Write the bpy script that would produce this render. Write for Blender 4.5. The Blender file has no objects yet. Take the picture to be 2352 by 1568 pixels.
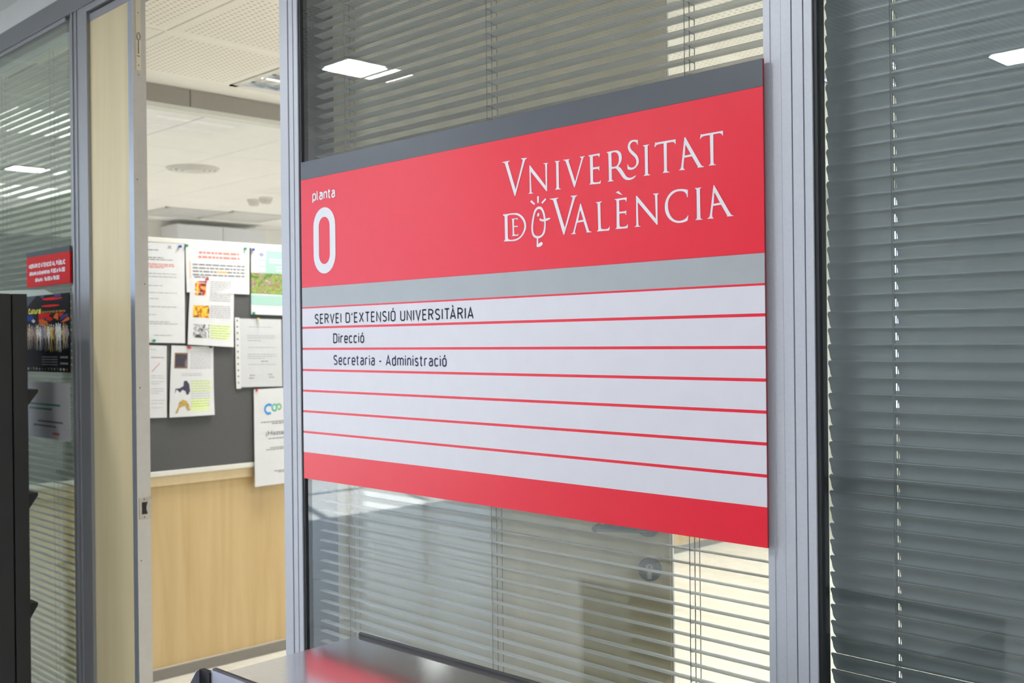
import bpy, bmesh, math, random
from mathutils import Vector, Matrix
random.seed(7)
S = bpy.context.scene
COL = S.collection
PI = math.pi

# ------------------------------------------------------------------ camera, world, exposure
EYE = Vector((0.0, -1.3, 1.46))
FPX, YAW, PITCH, ROLL = 2437.43, 0.793253, -0.00126156, -0.0107980
_F = Vector((-math.sin(YAW)*math.cos(PITCH), math.cos(YAW)*math.cos(PITCH), math.sin(PITCH)))
_R0 = Vector((math.cos(YAW), math.sin(YAW), 0)); _U0 = _R0.cross(_F)
_R = _R0*math.cos(ROLL) + _U0*math.sin(ROLL); _U = _R.cross(_F)
cd = bpy.data.cameras.new('camera'); cam = bpy.data.objects.new('camera', cd); COL.objects.link(cam)
cam.matrix_world = Matrix(((_R.x, _U.x, -_F.x, EYE.x), (_R.y, _U.y, -_F.y, EYE.y), (_R.z, _U.z, -_F.z, EYE.z), (0, 0, 0, 1)))
cd.sensor_width = 36; cd.lens = FPX/2352*36; cd.clip_start = 0.02; cd.clip_end = 100
cd.dof.use_dof = True; cd.dof.focus_distance = 1.65; cd.dof.aperture_fstop = 9.0
S.camera = cam
S.view_settings.view_transform = 'Standard'; S.view_settings.look = 'None'
S.view_settings.gamma = 1.0; S.view_settings.use_curve_mapping = False
S.view_settings.exposure = 0.0
W = bpy.data.worlds.new('sky'); S.world = W; W.use_nodes = True
bg = W.node_tree.nodes['Background']; bg.inputs[0].default_value = (0.66, 0.79, 1.0, 1); bg.inputs[1].default_value = 3.6

HC = 2.6       # corridor ceiling
OC = 2.573     # office ceiling
X0 = -4.366    # face of the office side partition
XF = -9.05     # far wall of the next room
AX = -10.0     # glazed end of the hall
OFFICE_W, HALL_W, NEXT_W = 14.0, 12.5, 24.0
HY = -8.2      # far wall of the hall

def area(name, loc, sx, sy, power, col=(1, .95, .88), rot=(0, 0, 0), portal=False, spread=PI):
    l = bpy.data.lights.new(name, 'AREA'); l.shape = 'RECTANGLE'; l.size = sx; l.size_y = sy
    l.energy = power; l.color = col; l.spread = spread
    if portal: l.cycles.is_portal = True
    o = bpy.data.objects.new(name, l); COL.objects.link(o); o.location = loc; o.rotation_euler = rot
    return o
area('window_portal', (AX+.12, -5.8, 2.2), 4.4, 4.4, 1, rot=(PI/2, 0, -PI/2), portal=True)
area('window_portal', (-.7, 5.96, 1.7), 6.4, 1.7, 1, rot=(-PI/2, 0, 0), portal=True)

sl = bpy.data.lights.new('sun', 'SUN'); sl.energy = 34.0; sl.angle = math.radians(.6); sl.color = (1, .975, .95)
so = bpy.data.objects.new('sun', sl); COL.objects.link(so); so.rotation_euler = Vector((.80, .30, -1.30)).to_track_quat('-Z', 'Y').to_euler()

def at(px, py, ax, val):
    d = _F + _R*((px-1176)/FPX) - _U*((py-784)/FPX)
    t = (val-EYE[ax])/d[ax]
    return EYE + d*t

# ------------------------------------------------------------------ materials
def _nt(name):
    m = bpy.data.materials.new(name); m.use_nodes = True
    return m, m.node_tree.nodes, m.node_tree.links, m.node_tree.nodes['Principled BSDF']
MC = {}
def mat(name, col, rough=.5, metal=0, noise=0, nscale=30, bump=0, stretch=None, spec=None, coat=0, nrm=0):
    if name in MC: return MC[name]
    m, N, L, b = _nt(name)
    b.inputs['Roughness'].default_value = rough; b.inputs['Metallic'].default_value = metal
    if spec is not None: b.inputs['Specular IOR Level'].default_value = spec
    if coat: b.inputs['Coat Weight'].default_value = coat; b.inputs['Coat Roughness'].default_value = .15
    tc = N.new('ShaderNodeTexCoord'); mp = N.new('ShaderNodeMapping'); L.new(tc.outputs['Object'], mp.inputs[0])
    if stretch: mp.inputs['Scale'].default_value = stretch
    nz = N.new('ShaderNodeTexNoise'); nz.inputs['Scale'].default_value = nscale; nz.inputs['Detail'].default_value = 4
    L.new(mp.outputs[0], nz.inputs['Vector'])
    cr = N.new('ShaderNodeValToRGB')
    a = max(noise, .015)
    cr.color_ramp.elements[0].position = .3; cr.color_ramp.elements[1].position = .7
    cr.color_ramp.elements[0].color = (*[c*(1-a) for c in col], 1); cr.color_ramp.elements[1].color = (*[min(1, c*(1+a)) for c in col], 1)
    L.new(nz.outputs['Fac'], cr.inputs[0]); L.new(cr.outputs[0], b.inputs['Base Color'])
    if bump:
        bp = N.new('ShaderNodeBump'); bp.inputs['Strength'].default_value = bump; bp.inputs['Distance'].default_value = .002
        L.new(nz.outputs['Fac'], bp.inputs['Height']); L.new(bp.outputs[0], b.inputs['Normal'])
    MC[name] = m
    return m

def wood(name, c1, c2, rough=.4):
    m, N, L, b = _nt(name)
    tc = N.new('ShaderNodeTexCoord')
    mp = N.new('ShaderNodeMapping'); mp.inputs['Scale'].default_value = (9, 9, .55); L.new(tc.outputs['Object'], mp.inputs[0])
    n1 = N.new('ShaderNodeTexNoise'); n1.inputs['Scale'].default_value = 1.6; n1.inputs['Detail'].default_value = 5; n1.inputs['Distortion'].default_value = .6
    L.new(mp.outputs[0], n1.inputs['Vector'])
    mp2 = N.new('ShaderNodeMapping'); mp2.inputs['Scale'].default_value = (160, 160, 5); L.new(tc.outputs['Object'], mp2.inputs[0])
    n2 = N.new('ShaderNodeTexNoise'); n2.inputs['Scale'].default_value = 2; n2.inputs['Detail'].default_value = 3; L.new(mp2.outputs[0], n2.inputs['Vector'])
    mx = N.new('ShaderNodeMath'); mx.operation = 'MULTIPLY_ADD'; mx.inputs[1].default_value = .25
    L.new(n2.outputs['Fac'], mx.inputs[0]); L.new(n1.outputs['Fac'], mx.inputs[2])
    cr = N.new('ShaderNodeValToRGB'); cr.color_ramp.elements[0].position = .38; cr.color_ramp.elements[1].position = .85
    cr.color_ramp.elements[0].color = (*c1, 1); cr.color_ramp.elements[1].color = (*c2, 1)
    L.new(mx.outputs[0], cr.inputs[0]); L.new(cr.outputs[0], b.inputs['Base Color'])
    b.inputs['Roughness'].default_value = rough
    return m

def glass(name, tint, refl=1.0):
    m = bpy.data.materials.new(name); m.use_nodes = True
    N, L = m.node_tree.nodes, m.node_tree.links
    N.clear()
    out = N.new('ShaderNodeOutputMaterial'); tr = N.new('ShaderNodeBsdfTransparent'); gl = N.new('ShaderNodeBsdfGlossy')
    tr.inputs[0].default_value = (*tint, 1); gl.inputs['Roughness'].default_value = 0.0; gl.inputs[0].default_value = (.97, 1, .99, 1)
    g = N.new('ShaderNodeNewGeometry'); dt = N.new('ShaderNodeVectorMath'); dt.operation = 'DOT_PRODUCT'
    L.new(g.outputs['Normal'], dt.inputs[0]); L.new(g.outputs['Incoming'], dt.inputs[1])
    ab = N.new('ShaderNodeMath'); ab.operation = 'ABSOLUTE'; L.new(dt.outputs['Value'], ab.inputs[0])
    def M(op, a, c=None, d=None):
        n = N.new('ShaderNodeMath'); n.operation = op
        for i_, v in enumerate((a, c, d)):
            if v is None: continue
            if isinstance(v, (int, float)): n.inputs[i_].default_value = v
            else: L.new(v, n.inputs[i_])
        return n.outputs[0]
    ci = ab.outputs[0]; n_ = 1.52
    ct = M('SQRT', M('SUBTRACT', 1.0, M('MULTIPLY', M('SUBTRACT', 1.0, M('MULTIPLY', ci, ci)), 1/n_**2)))
    rs = M('DIVIDE', M('SUBTRACT', ci, M('MULTIPLY', ct, n_)), M('ADD', ci, M('MULTIPLY', ct, n_)))
    rp = M('DIVIDE', M('SUBTRACT', M('MULTIPLY', ci, n_), ct), M('ADD', M('MULTIPLY', ci, n_), ct))
    ma = M('MULTIPLY', M('ADD', M('MULTIPLY', rs, rs), M('MULTIPLY', rp, rp)), .5*refl)
    mx = N.new('ShaderNodeMixShader'); L.new(ma, mx.inputs[0]); L.new(tr.outputs[0], mx.inputs[1]); L.new(gl.outputs[0], mx.inputs[2])
    L.new(mx.outputs[0], out.inputs[0])
    return m

def perforated(name, col, hole, half):
    """square ceiling board: staggered punched holes inside a plain margin (object coordinates, board centred on its origin)"""
    m, N, L, b = _nt(name)
    tc = N.new('ShaderNodeTexCoord'); sp = N.new('ShaderNodeSeparateXYZ'); L.new(tc.outputs['Object'], sp.inputs[0])
    def M(op, a, c=None, d=None):
        n = N.new('ShaderNodeMath'); n.operation = op
        for i, v in enumerate((a, c, d)):
            if v is None: continue
            if isinstance(v, (int, float)): n.inputs[i].default_value = v
            else: L.new(v, n.inputs[i])
        return n.outputs[0]
    x, y = sp.outputs[0], sp.outputs[1]
    pt = .0245
    def cell(ox, oy):
        u = M('SUBTRACT', M('FRACT', M('MULTIPLY_ADD', x, 1/pt, ox)), .5)
        v = M('SUBTRACT', M('FRACT', M('MULTIPLY_ADD', y, 1/pt, oy)), .5)
        return M('SQRT', M('ADD', M('MULTIPLY', u, u), M('MULTIPLY', v, v)))
    d = cell(100, 100)
    hl = M('LESS_THAN', d, .235)
    inx = M('LESS_THAN', M('ABSOLUTE', x), half-.032); iny = M('LESS_THAN', M('ABSOLUTE', y), half-.032)
    f = M('MULTIPLY', hl, M('MULTIPLY', inx, iny))
    mx = N.new('ShaderNodeMix'); mx.data_type = 'RGBA'; mx.inputs['A'].default_value = (*col, 1); mx.inputs['B'].default_value = (*hole, 1)
    L.new(f, mx.inputs['Factor']); L.new(mx.outputs['Result'], b.inputs['Base Color'])
    b.inputs['Roughness'].default_value = .85
    bp = N.new('ShaderNodeBump'); bp.invert = True; bp.inputs['Strength'].default_value = .6; bp.inputs['Distance'].default_value = .002
    L.new(f, bp.inputs['Height']); L.new(bp.outputs[0], b.inputs['Normal'])
    return m

def emit(name, col, s):
    m, N, L, b = _nt(name)
    b.inputs['Base Color'].default_value = (.8, .8, .8, 1)
    b.inputs['Emission Color'].default_value = (*col, 1); b.inputs['Emission Strength'].default_value = s
    return m

def patchy(name, stops, scale, rough=.5, stretch=(1, 1, 1), kind='VORONOI', seed=0):
    """printed picture: coloured patches"""
    m, N, L, b = _nt(name)
    tc = N.new('ShaderNodeTexCoord'); mp = N.new('ShaderNodeMapping'); L.new(tc.outputs['Object'], mp.inputs[0])
    mp.inputs['Scale'].default_value = stretch; mp.inputs['Location'].default_value = (seed, seed*2.3, seed*.7)
    if kind == 'VORONOI':
        t = N.new('ShaderNodeTexVoronoi'); t.inputs['Scale'].default_value = scale; o = t.outputs['Color']
        L.new(mp.outputs[0], t.inputs['Vector'])
        s = N.new('ShaderNodeSeparateColor'); L.new(o, s.inputs[0]); v = s.outputs[0]
    else:
        t = N.new('ShaderNodeTexNoise'); t.inputs['Scale'].default_value = scale; t.inputs['Detail'].default_value = 5; t.inputs['Distortion'].default_value = 1.0
        L.new(mp.outputs[0], t.inputs['Vector']); v = t.outputs['Fac']
    cr = N.new('ShaderNodeValToRGB'); cr.color_ramp.interpolation = 'CONSTANT' if kind == 'VORONOI' else 'LINEAR'
    e = cr.color_ramp.elements
    while len(e) < len(stops): e.new(.5)
    for i, (p, c) in enumerate(stops): e[i].position = p; e[i].color = (*c, 1)
    L.new(v, cr.inputs[0]); L.new(cr.outputs[0], b.inputs['Base Color']); b.inputs['Roughness'].default_value = rough
    return m

ALU = mat('brushed_aluminium', (.47, .50, .56), .42, .10, noise=.03, nscale=200)
ALUD = mat('grey_aluminium', (.30, .31, .33), .4, .5, noise=.03, nscale=200)
ALUL = mat('door_edge_lacquer', (.48, .455, .415), .5, .1, noise=.03, nscale=60)
BLACK = mat('black_gasket', (.012, .013, .016), .5)
WOODL = wood('maple_laminate_pale', (.57, .49, .29), (.66, .58, .37), .45)
WOODP = wood('maple_laminate_warm', (.47, .33, .145), (.59, .44, .225), .45)
WOODR = wood('maple_rail', (.60, .46, .26), (.68, .54, .33), .45)
GLASS = glass('clear_pane', (.975, .985, .98), 1.15); GLASSG = glass('green_pane', (.915, .945, .915)); GLASSR = glass('grey_green_pane', (.93, .955, .95))
PLASTER = mat('grey_white_plaster', (.62, .64, .64), .9, noise=.02, nscale=8)
WALLW = mat('white_wall_paint', (.80, .78, .74), .9, noise=.02, nscale=6)
WALLH = mat('hall_wall_paint', (.76, .78, .79), .8, noise=.03, nscale=4)
TILE_O = perforated('perforated_board', (.87, .84, .77), (.56, .50, .41), .286)
TILE_H = perforated('perforated_hall_board', (.88, .88, .89), (.10, .10, .12), .299)
TILE_P = mat('smooth_ceiling_board', (.86, .855, .85), .9, noise=.01)
TBAR = mat('ceiling_grid_white', (.84, .82, .76), .7)
FLOORM = mat('pale_terrazzo', (.74, .71, .62), .22, noise=.07, nscale=14)
FLOORH = mat('grey_hall_tile', (.62, .61, .60), .12, noise=.10, nscale=10)
SKIRT = mat('grey_skirting', (.21, .195, .17), .5, noise=.03)
SLAT = mat('grey_slat_lacquer', (.50, .52, .51), .38, .25, noise=.02, nscale=60)
SLATR = mat('closed_slat_lacquer', (.32, .34, .35), .34, .45, noise=.02, nscale=60)
CORD = mat('grey_cord', (.16, .16, .17), .8)
FELT = mat('grey_felt', (.088, .089, .091), .95, noise=.08, nscale=220, bump=.3)
FRAMEW = mat('ivory_frame_plastic', (.68, .67, .62), .4)
PAPER = mat('white_paper', (.63, .64, .655), .7, noise=.01)
INK = mat('grey_print', (.20, .20, .22), .7)
RED = mat('red_vinyl', (.77, .010, .036), .30, noise=.01, spec=.42)
REDS = mat('small_sign_red', (.48, .006, .008), .5, spec=.12); DKS = mat('small_sign_grey', (.06, .075, .085), .5, spec=.12)
DKGREY = mat('slate_grey_vinyl', (.062, .073, .092), .33, noise=.02)
LTGREY = mat('light_grey_vinyl', (.36, .395, .42), .33, noise=.02)
WHITEV = mat('white_vinyl', (.645, .65, .715), .34, noise=.01)
LETTERW = mat('white_lettering', (.72, .74, .80), .4)
NAVY = mat('navy_lettering', (.010, .014, .030), .6, spec=.25)
STEEL = mat('brushed_steel', (.66, .645, .65), .11, .95, noise=.06, nscale=30, stretch=(2, 40, 40))
LILAC = mat('satin_anodised', (.40, .41, .50), .35, .6)
BLKMET = mat('black_powder_coat', (.010, .011, .014), .45, noise=.1, nscale=200)
BLKSEAM = mat('black_seam', (.003, .003, .004), .6)
BRASS = mat('dull_strike_metal', (.45, .41, .35), .4, .6, noise=.1, nscale=60)
HANDLE = mat('dark_chrome', (.16, .17, .18), .25, .8)

# ------------------------------------------------------------------ mesh helpers
def link(o): COL.objects.link(o); return o
def mesh_obj(name, verts, faces, m, parent=None, smooth=False):
    me = bpy.data.meshes.new(name); me.from_pydata([tuple(v) for v in verts], [], faces); me.update()
    bm = bmesh.new(); bm.from_mesh(me); bmesh.ops.recalc_face_normals(bm, faces=bm.faces); bm.to_mesh(me); bm.free()
    if m: me.materials.append(m)
    if smooth:
        for p in me.polygons: p.use_smooth = True
    o = bpy.data.objects.new(name, me); link(o)
    if parent: o.parent = parent
    return o
def bm_obj(name, bm, m, parent=None, smooth=False, recalc=True):
    if recalc: bmesh.ops.recalc_face_normals(bm, faces=bm.faces)
    me = bpy.data.meshes.new(name); bm.to_mesh(me); bm.free()
    if m: me.materials.append(m)
    if smooth:
        for p in me.polygons: p.use_smooth = True
    o = bpy.data.objects.new(name, me); link(o)
    if parent: o.parent = parent
    return o
def abox(bm, x0, x1, y0, y1, z0, z1, bev=0):
    r = bmesh.ops.create_cube(bm, size=1, matrix=Matrix.Translation(((x0+x1)/2, (y0+y1)/2, (z0+z1)/2)) @ Matrix.Diagonal((abs(x1-x0), abs(y1-y0), abs(z1-z0), 1)))
    if bev:
        es = set(e for v in r['verts'] for e in v.link_edges)
        bmesh.ops.bevel(bm, geom=list(es), offset=bev, segments=1, affect='EDGES')
def box(name, x0, x1, y0, y1, z0, z1, m, parent=None, bev=0):
    bm = bmesh.new(); abox(bm, x0, x1, y0, y1, z0, z1, bev); return bm_obj(name, bm, m, parent)
def prism_z(bm, poly, z0, z1):
    a = [bm.verts.new((x, y, z0)) for x, y in poly]; b = [bm.verts.new((x, y, z1)) for x, y in poly]
    n = len(poly)
    for i in range(n): bm.faces.new((a[i], a[(i+1) % n], b[(i+1) % n], b[i]))
    bm.faces.new(a[::-1]); bm.faces.new(b)
def prism_axis(bm, poly, axis, v0, v1):
    """poly in the two other axes (cyclic order kept)"""
    def P(p, v):
        return {'x': (v, p[0], p[1]), 'y': (p[0], v, p[1]), 'z': (p[0], p[1], v)}[axis]
    a = [bm.verts.new(P(p, v0)) for p in poly]; b = [bm.verts.new(P(p, v1)) for p in poly]
    n = len(poly)
    for i in range(n): bm.faces.new((a[i], a[(i+1) % n], b[(i+1) % n], b[i]))
    bm.faces.new(a[::-1]); bm.faces.new(b)
def cyl(bm, p0, p1, r0, r1=None, seg=16, cap=True):
    r1 = r0 if r1 is None else r1
    p0, p1 = Vector(p0), Vector(p1); d = p1-p0
    q = d.to_track_quat('Z', 'Y').to_matrix().to_4x4()
    bmesh.ops.create_cone(bm, cap_ends=cap, segments=seg, radius1=r0, radius2=r1, depth=d.length, matrix=Matrix.Translation((p0+p1)/2) @ q)
def empty(name, loc=(0, 0, 0)):
    o = bpy.data.objects.new(name, None); link(o); o.location = loc; o.empty_display_size = .05; return o
def tag(o, label=None, cat=None, group=None, kind=None):
    if label: o['label'] = label
    if cat: o['category'] = cat
    if group: o['group'] = group
    if kind: o['kind'] = kind
    return o
def struct(o, label=None): return tag(o, label, None, None, 'structure')
def adopt(child, parent):
    child.parent = parent; child.matrix_parent_inverse = Matrix.Translation(-Vector(parent.location)); return child

# ------------------------------------------------------------------ shell
YW = .092                                   # thickness of the glazed partition
fl = box('floor', AX-.2, 3.6, YW-.04, 7.2, -.12, 0, FLOORM); struct(fl, 'pale polished terrazzo floor of the office')
flh = empty('floor', (0, 0, 0)); struct(flh, 'grey polished tile floor of the hall')
box('floor_base', AX-.2, 3.6, HY-.2, YW-.04, -.12, -.004, mat('grey_grout', (.16, .16, .16), .8), flh)
bm = bmesh.new(); abox(bm, -.298, .298, -.298, .298, -.004, 0); t0 = bm_obj('floor_tile', bm, FLOORH, flh)
n = 0
for i in range(22):
    for j in range(13):
        x, y = -9.7+.6*i, -.3-.6*j
        if n == 0: t0.location = (x, y, 0)
        else:
            o = t0.copy(); link(o); o.location = (x, y, 0); o.parent = flh
        n += 1

# office ceiling: individual perforated boards on a 0.572 m grid
GP = .572
co = empty('ceiling', (0, 0, OC)); struct(co, 'suspended ceiling of perforated white boards in the office')
base = at(379, 67, 2, OC); GX, GY = base.x, base.y
bx_ = box('ceiling_slab', X0, 3.5, YW, 6.0, OC+.02, OC+.12, TBAR); adopt(bx_, co)
def board_mesh(half, m, name):
    bm = bmesh.new(); r = bmesh.ops.create_cube(bm, size=1, matrix=Matrix.Diagonal((half*2, half*2, .014, 1)))
    bmesh.ops.bevel(bm, geom=[e for e in bm.edges if all(v.co.z < 0 for v in e.verts)], offset=.004, segments=1, affect='EDGES')
    o = bm_obj(name, bm, m); return o
proto = board_mesh(GP/2-.0025, TILE_O, 'ceiling_board'); used = False
lumi_cells = set()
for i in range(-2, 14):
    for j in range(-1, 10):
        cx, cy = GX+GP*(i+.5), GY+GP*(j+.5)
        if cx-GP/2 < X0-.3 or cx-GP/2 > 3.2 or cy+GP/2 > 6.3 or cy < YW-.1: continue
        if (i, j) in ((-1, 1), (2, 1), (5, 1), (8, 1), (-1, 4), (2, 4), (5, 4), (8, 4), (-1, 7), (2, 7), (5, 7)):
            lumi_cells.add((cx, cy)); continue
        if cx-GP/2 < X0 or cy-GP/2 < YW or cy+GP/2 > 6.0:      # cut boards at the walls
            x0, x1 = max(cx-GP/2, X0+.0)+.0025, cx+GP/2-.0025; y0, y1 = max(cy-GP/2, YW)+.0025, min(cy+GP/2, 6.0)-.0025
            if x1-x0 < .03 or y1-y0 < .03: continue
            o = box('ceiling_board', x0-cx, x1-cx, y0-cy, y1-cy, -.007, .007, TILE_O)
        elif not used: o = proto; used = True
        else: o = proto.copy(); link(o)
        o.location = (cx, cy, 0); o.parent = co
OFFICE_LUM = sorted(lumi_cells)

# hall ceiling
ch = empty('ceiling', (0, 0, HC)); struct(ch, 'suspended ceiling of grey perforated boards in the hall')
adopt(box('ceiling_slab', -5.95, 3.6, HY, 0, HC+.02, HC+.12, TBAR), ch)
adopt(box('ceiling_slab', AX, -5.95, -1.75, 0, HC+.02, HC+.12, TBAR), ch)
protoh = board_mesh(.2975, TILE_H, 'ceiling_board'); used = False
HALL_CELLS = {(-3.55-.0, -1.29): 1}
hx, hy = -3.19, -.69
hall_l = []
for i in range(-11, 12):
    for j in range(-13, 2):
        cx, cy = hx+.6*(i+.5)-.0, hy+.6*(j+.5)
        if cx < -5.95+.1 and cy < -1.75: continue
        if cx < AX+.2 or cx > 3.5 or cy > 0 or cy < HY+.3: continue
        if cy > -.3+.05 and cy+.3 > 0: continue
        if not used: o = protoh; used = True
        else: o = protoh.copy(); link(o)
        o.location = (cx, cy, 0); o.parent = ch
adopt(box('margin_strip', AX, 3.6, hy+.6-.0, 0, -.007+HC, .02+HC, PLASTER), ch)

# walls
w = box('wall_front', AX, 3.6, HY-.2, HY, 0, 4.6, WALLH); struct(w, 'far wall of the hall behind the viewer')
w = box('wall_right', 3.5, 3.6, HY, 7.2, 0, 2.8, WALLH); struct(w)
w = box('wall_back', XF-.2, X0, 7.0, 7.1, 0, 2.8, WALLW); struct(w)
wb = empty('wall_back'); struct(wb, 'back wall of the office around its added windows')
for a in ((X0, -3.9, 0, 2.8), (2.5, 3.5, 0, 2.8), (-3.9, 2.5, 0, .85), (-3.9, 2.5, 2.5, 2.8)):
    box('wall_section', a[0], a[1], 6.0, 6.12, a[2], a[3], WALLW, wb)
wo = empty('window_4'); struct(wo, 'unseen wide office window added for daylight')  # window added out of view to bring daylight onto the office floor
for x in (-3.9, -2.3, -.7, .9, 2.46): box('window_frame', x, x+.05, 6.0, 6.06, .85, 2.5, ALU, wo)
for z in (.85, 2.45): box('window_frame', -3.9, 2.5, 6.0, 6.06, z, z+.05, ALU, wo)
roof = box('ceiling', AX-.2, 3.6, HY-.2, 7.2, 4.6, 4.7, PLASTER); struct(roof, 'high ceiling of the glazed end of the hall')
w = box('wall_left', XF-.12, XF, 0.0, 7.0, 0, 2.8, WALLW); struct(w, 'far wall of the room beyond the notice board')
w = box('wall_left', AX-.1, AX, -3.6, 0.0, 0, 4.6, mat('hall_end_wall', (.30, .32, .33), .8)); struct(w)
w = box('wall_bulkhead', -5.95, -5.83, HY, -1.75, HC, 4.6, PLASTER); struct(w)
w = box('wall_bulkhead', AX, -5.95, -1.75, -1.63, HC, 4.6, PLASTER); struct(w)
we = empty('window_5'); struct(we, 'tall glazed end of the hall')
for y in (-8.15, -7.01, -5.87, -4.73, -3.62): box('window_frame', AX-.03, AX+.03, y-.03, y+.03, 0, 4.6, ALU, we)
for z in (0, 2.2, 4.52): box('window_frame', AX-.03, AX+.03, HY, -3.6, z, z+.07, ALU, we)
for y in (-8.15, -7.01, -5.87, -4.73): box('pane', AX-.004, AX+.004, y+.03, y+1.10, .07, 4.52, GLASS, we)
# ground outside the glazed end
gr = box('pavement', AX-14, AX-.2, -16, 8, -.16, -.06, mat('pale_paving', (.45, .44, .42), .8, noise=.1, nscale=3)); struct(gr)
gr = box('pavement', -12, 9, 7.2, 22, -.16, -.06, MC['pale_paving']); struct(gr)
# solid wall above the glazed partition, up to the ceiling
w = box('wall_front_partition', AX, 3.5, .0, YW, 2.517, 2.8, PLASTER); struct(w, 'smooth plaster strip above the grey head rail')
w = box('wall_partition_end', AX, -5.4, 0, YW, 0, 2.517, WALLH); struct(w)
sk = box('baseboard_front', AX, 3.5, HY, HY+.015, 0, .09, SKIRT); struct(sk)

# side partition with wood panels, glass above and a beam
PZ = at(341, 543, 0, X0+.03).z
pw_ = empty('wall_side_partition', (X0, 3, 0)); struct(pw_, 'office side partition, maple panels below and glass above')
yj = [.10, .62, 1.86, 3.10, 4.34, 5.58, 6.0]
for a, b in zip(yj[:-1], yj[1:]):
    adopt(box('wood_panel', X0-.06, X0-.006, a+.001, b-.001, .05, .86, WOODP), pw_)
railz0, railz1 = at(349, 1118, 0, X0).z, at(347, 1096, 0, X0).z
adopt(box('wood_rail', X0-.06, X0+.012, .10, 6.0, railz0, railz1+.02, WOODR, bev=.002), pw_)
adopt(box('wood_panel', X0-.06, X0-.006, .10, 6.0, .86, railz0, WOODP), pw_)
adopt(box('back_panel', X0-.06, X0-.006, .10, 6.0, railz1+.02, PZ-.06, WALLW), pw_)
bz1 = OC+.018; bz0 = at(336, 229, 0, X0).z
adopt(box('window_frame', X0-.06, X0, .10, 6.0, PZ-.06, PZ-.02, ALU), pw_)
yb = at(437, 230, 0, X0).y
for a, b in ((.10, yb-.002), (yb+.002, 6.0)): adopt(box('head_beam', X0-.075, X0, a, b, bz0, bz1, mat('grey_beam_lacquer', (.30, .28, .245), .5)), pw_)
adopt(box('head_bead', X0-.065, X0-.006, .10, 6.0, bz0-.022, bz0, FRAMEW), pw_)
for a, b in ((.10, 3.0), (3.04, 6.0)): adopt(box('pane', X0-.034, X0-.030, a, b, PZ-.02, bz0-.022, GLASS), pw_)
adopt(box('window_frame', X0-.06, X0, 3.0, 3.04, PZ-.06, bz0-.022, ALU), pw_)
sk = box('baseboard_side', X0-.006, X0+.006, .10, 6.0, 0, .048, SKIRT, bev=.002); struct(sk, 'grey skirting under the maple panels')
# next room's ceiling boards
cn = empty('ceiling', (-6.7, 3.5, OC)); struct(cn, 'smooth white ceiling of the room beyond the glass')
adopt(box('ceiling_slab', XF, X0-.07, YW, 7.0, OC+.012, OC+.12, mat('board_joint', (.66, .64, .62), .9)), cn)
pb = None
for i in range(8):
    for j in range(12):
        cx, cy = X0-.36-.6*i, .38+.6*j
        if cx < XF+.1 or cy > 6.9: continue
        if pb is None:
            bm = bmesh.new(); abox(bm, -.296, .296, -.296, .296, -.006, .012, .003); o = pb = bm_obj('ceiling_board', bm, TILE_P)
        else: o = pb.copy(); link(o)
        o.parent = cn; o.location = (cx-cn.location.x, cy-cn.location.y, 0)

# ------------------------------------------------------------------ front partition: mullions, head rail, panes
def mullion(name, segs, y1=YW, z0=0, z1=2.517, label=None, y0=0.0, m=ALU, cut=0):
    """segs: list of (x0, x1, depth of the front face)"""
    poly = []
    for a, b, d in segs: poly += [(a, y0+d), (b, y0+d)]
    if cut: poly += [(segs[-1][1], .022), (segs[-1][1]-cut, .022), (segs[-1][1]-cut, y1), (segs[0][0], y1)]
    else: poly += [(segs[-1][1], y1), (segs[0][0], y1)]
    bm = bmesh.new(); prism_z(bm, poly, z0, z1)
    return struct(bm_obj(name, bm, m), label)
def X(px, y=0.0): return at(px, 784, 1, y).x
# mullion between the doorway and the sign pane
xm = [X(v) for v in (648, 657, 667, 670, 679, 682, 690.5)]
mullion('trim_1', [(xm[0], xm[1], .0015), (xm[1], xm[2], 0), (xm[2], xm[3], .010), (xm[3], xm[4], 0), (xm[4], xm[5], .010), (xm[5], xm[6], -.001)], label='bright aluminium mullion left of the big red sign')
g1 = box('trim_2', xm[6], xm[6]+.008, .002, .088, 0, 2.47, BLACK); struct(g1)
# mullion right of the sign
xr = [X(v) for v in (1760, 1775, 1799, 1800.5, 1823, 1826, 1850, 1854, 1872)]
mullion('trim_3', [(xr[0], xr[1], 0), (xr[1], xr[2], .0012), (xr[2], xr[3], .004), (xr[3], xr[4], 0), (xr[4], xr[5], .010), (xr[5], xr[6], 0), (xr[6], xr[7], .010), (xr[7], xr[8], -.001)], cut=.034, label='wide grooved aluminium mullion right of the big red sign')
g2 = box('trim_4', xr[8], xr[8]+.006, .002, .022, 0, 2.47, BLACK); struct(g2)
# door post on the left
xl = [X(v) for v in (161, 170, 173, 181, 183, 205)]
mullion('trim_5', [(xl[0]-.012, xl[1], .012), (xl[1], xl[2], .0), (xl[2], xl[3], .004), (xl[3], xl[4], -.001), (xl[4], xl[5], .002)], label='grey door post left of the fixed maple leaf', m=ALUD, z1=2.46)
g3 = box('trim_6', xl[5], xl[5]+.010, .014, .088, 0, 2.40, BLACK); struct(g3)
# head rail
ht = at(70, 38, 1, 0).z
hb = mat('head_rail_grey', (.20, .21, .225), .4, .5)
r_ = box('trim_7', AX, 3.5, -.004, YW, 2.455, 2.517, hb, bev=.002); struct(r_, 'grey head rail running along the top of the glazing')
wtop = at(146, 49, 1, .0).z
dtop = at(204, 50, 1, .01).z
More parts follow.
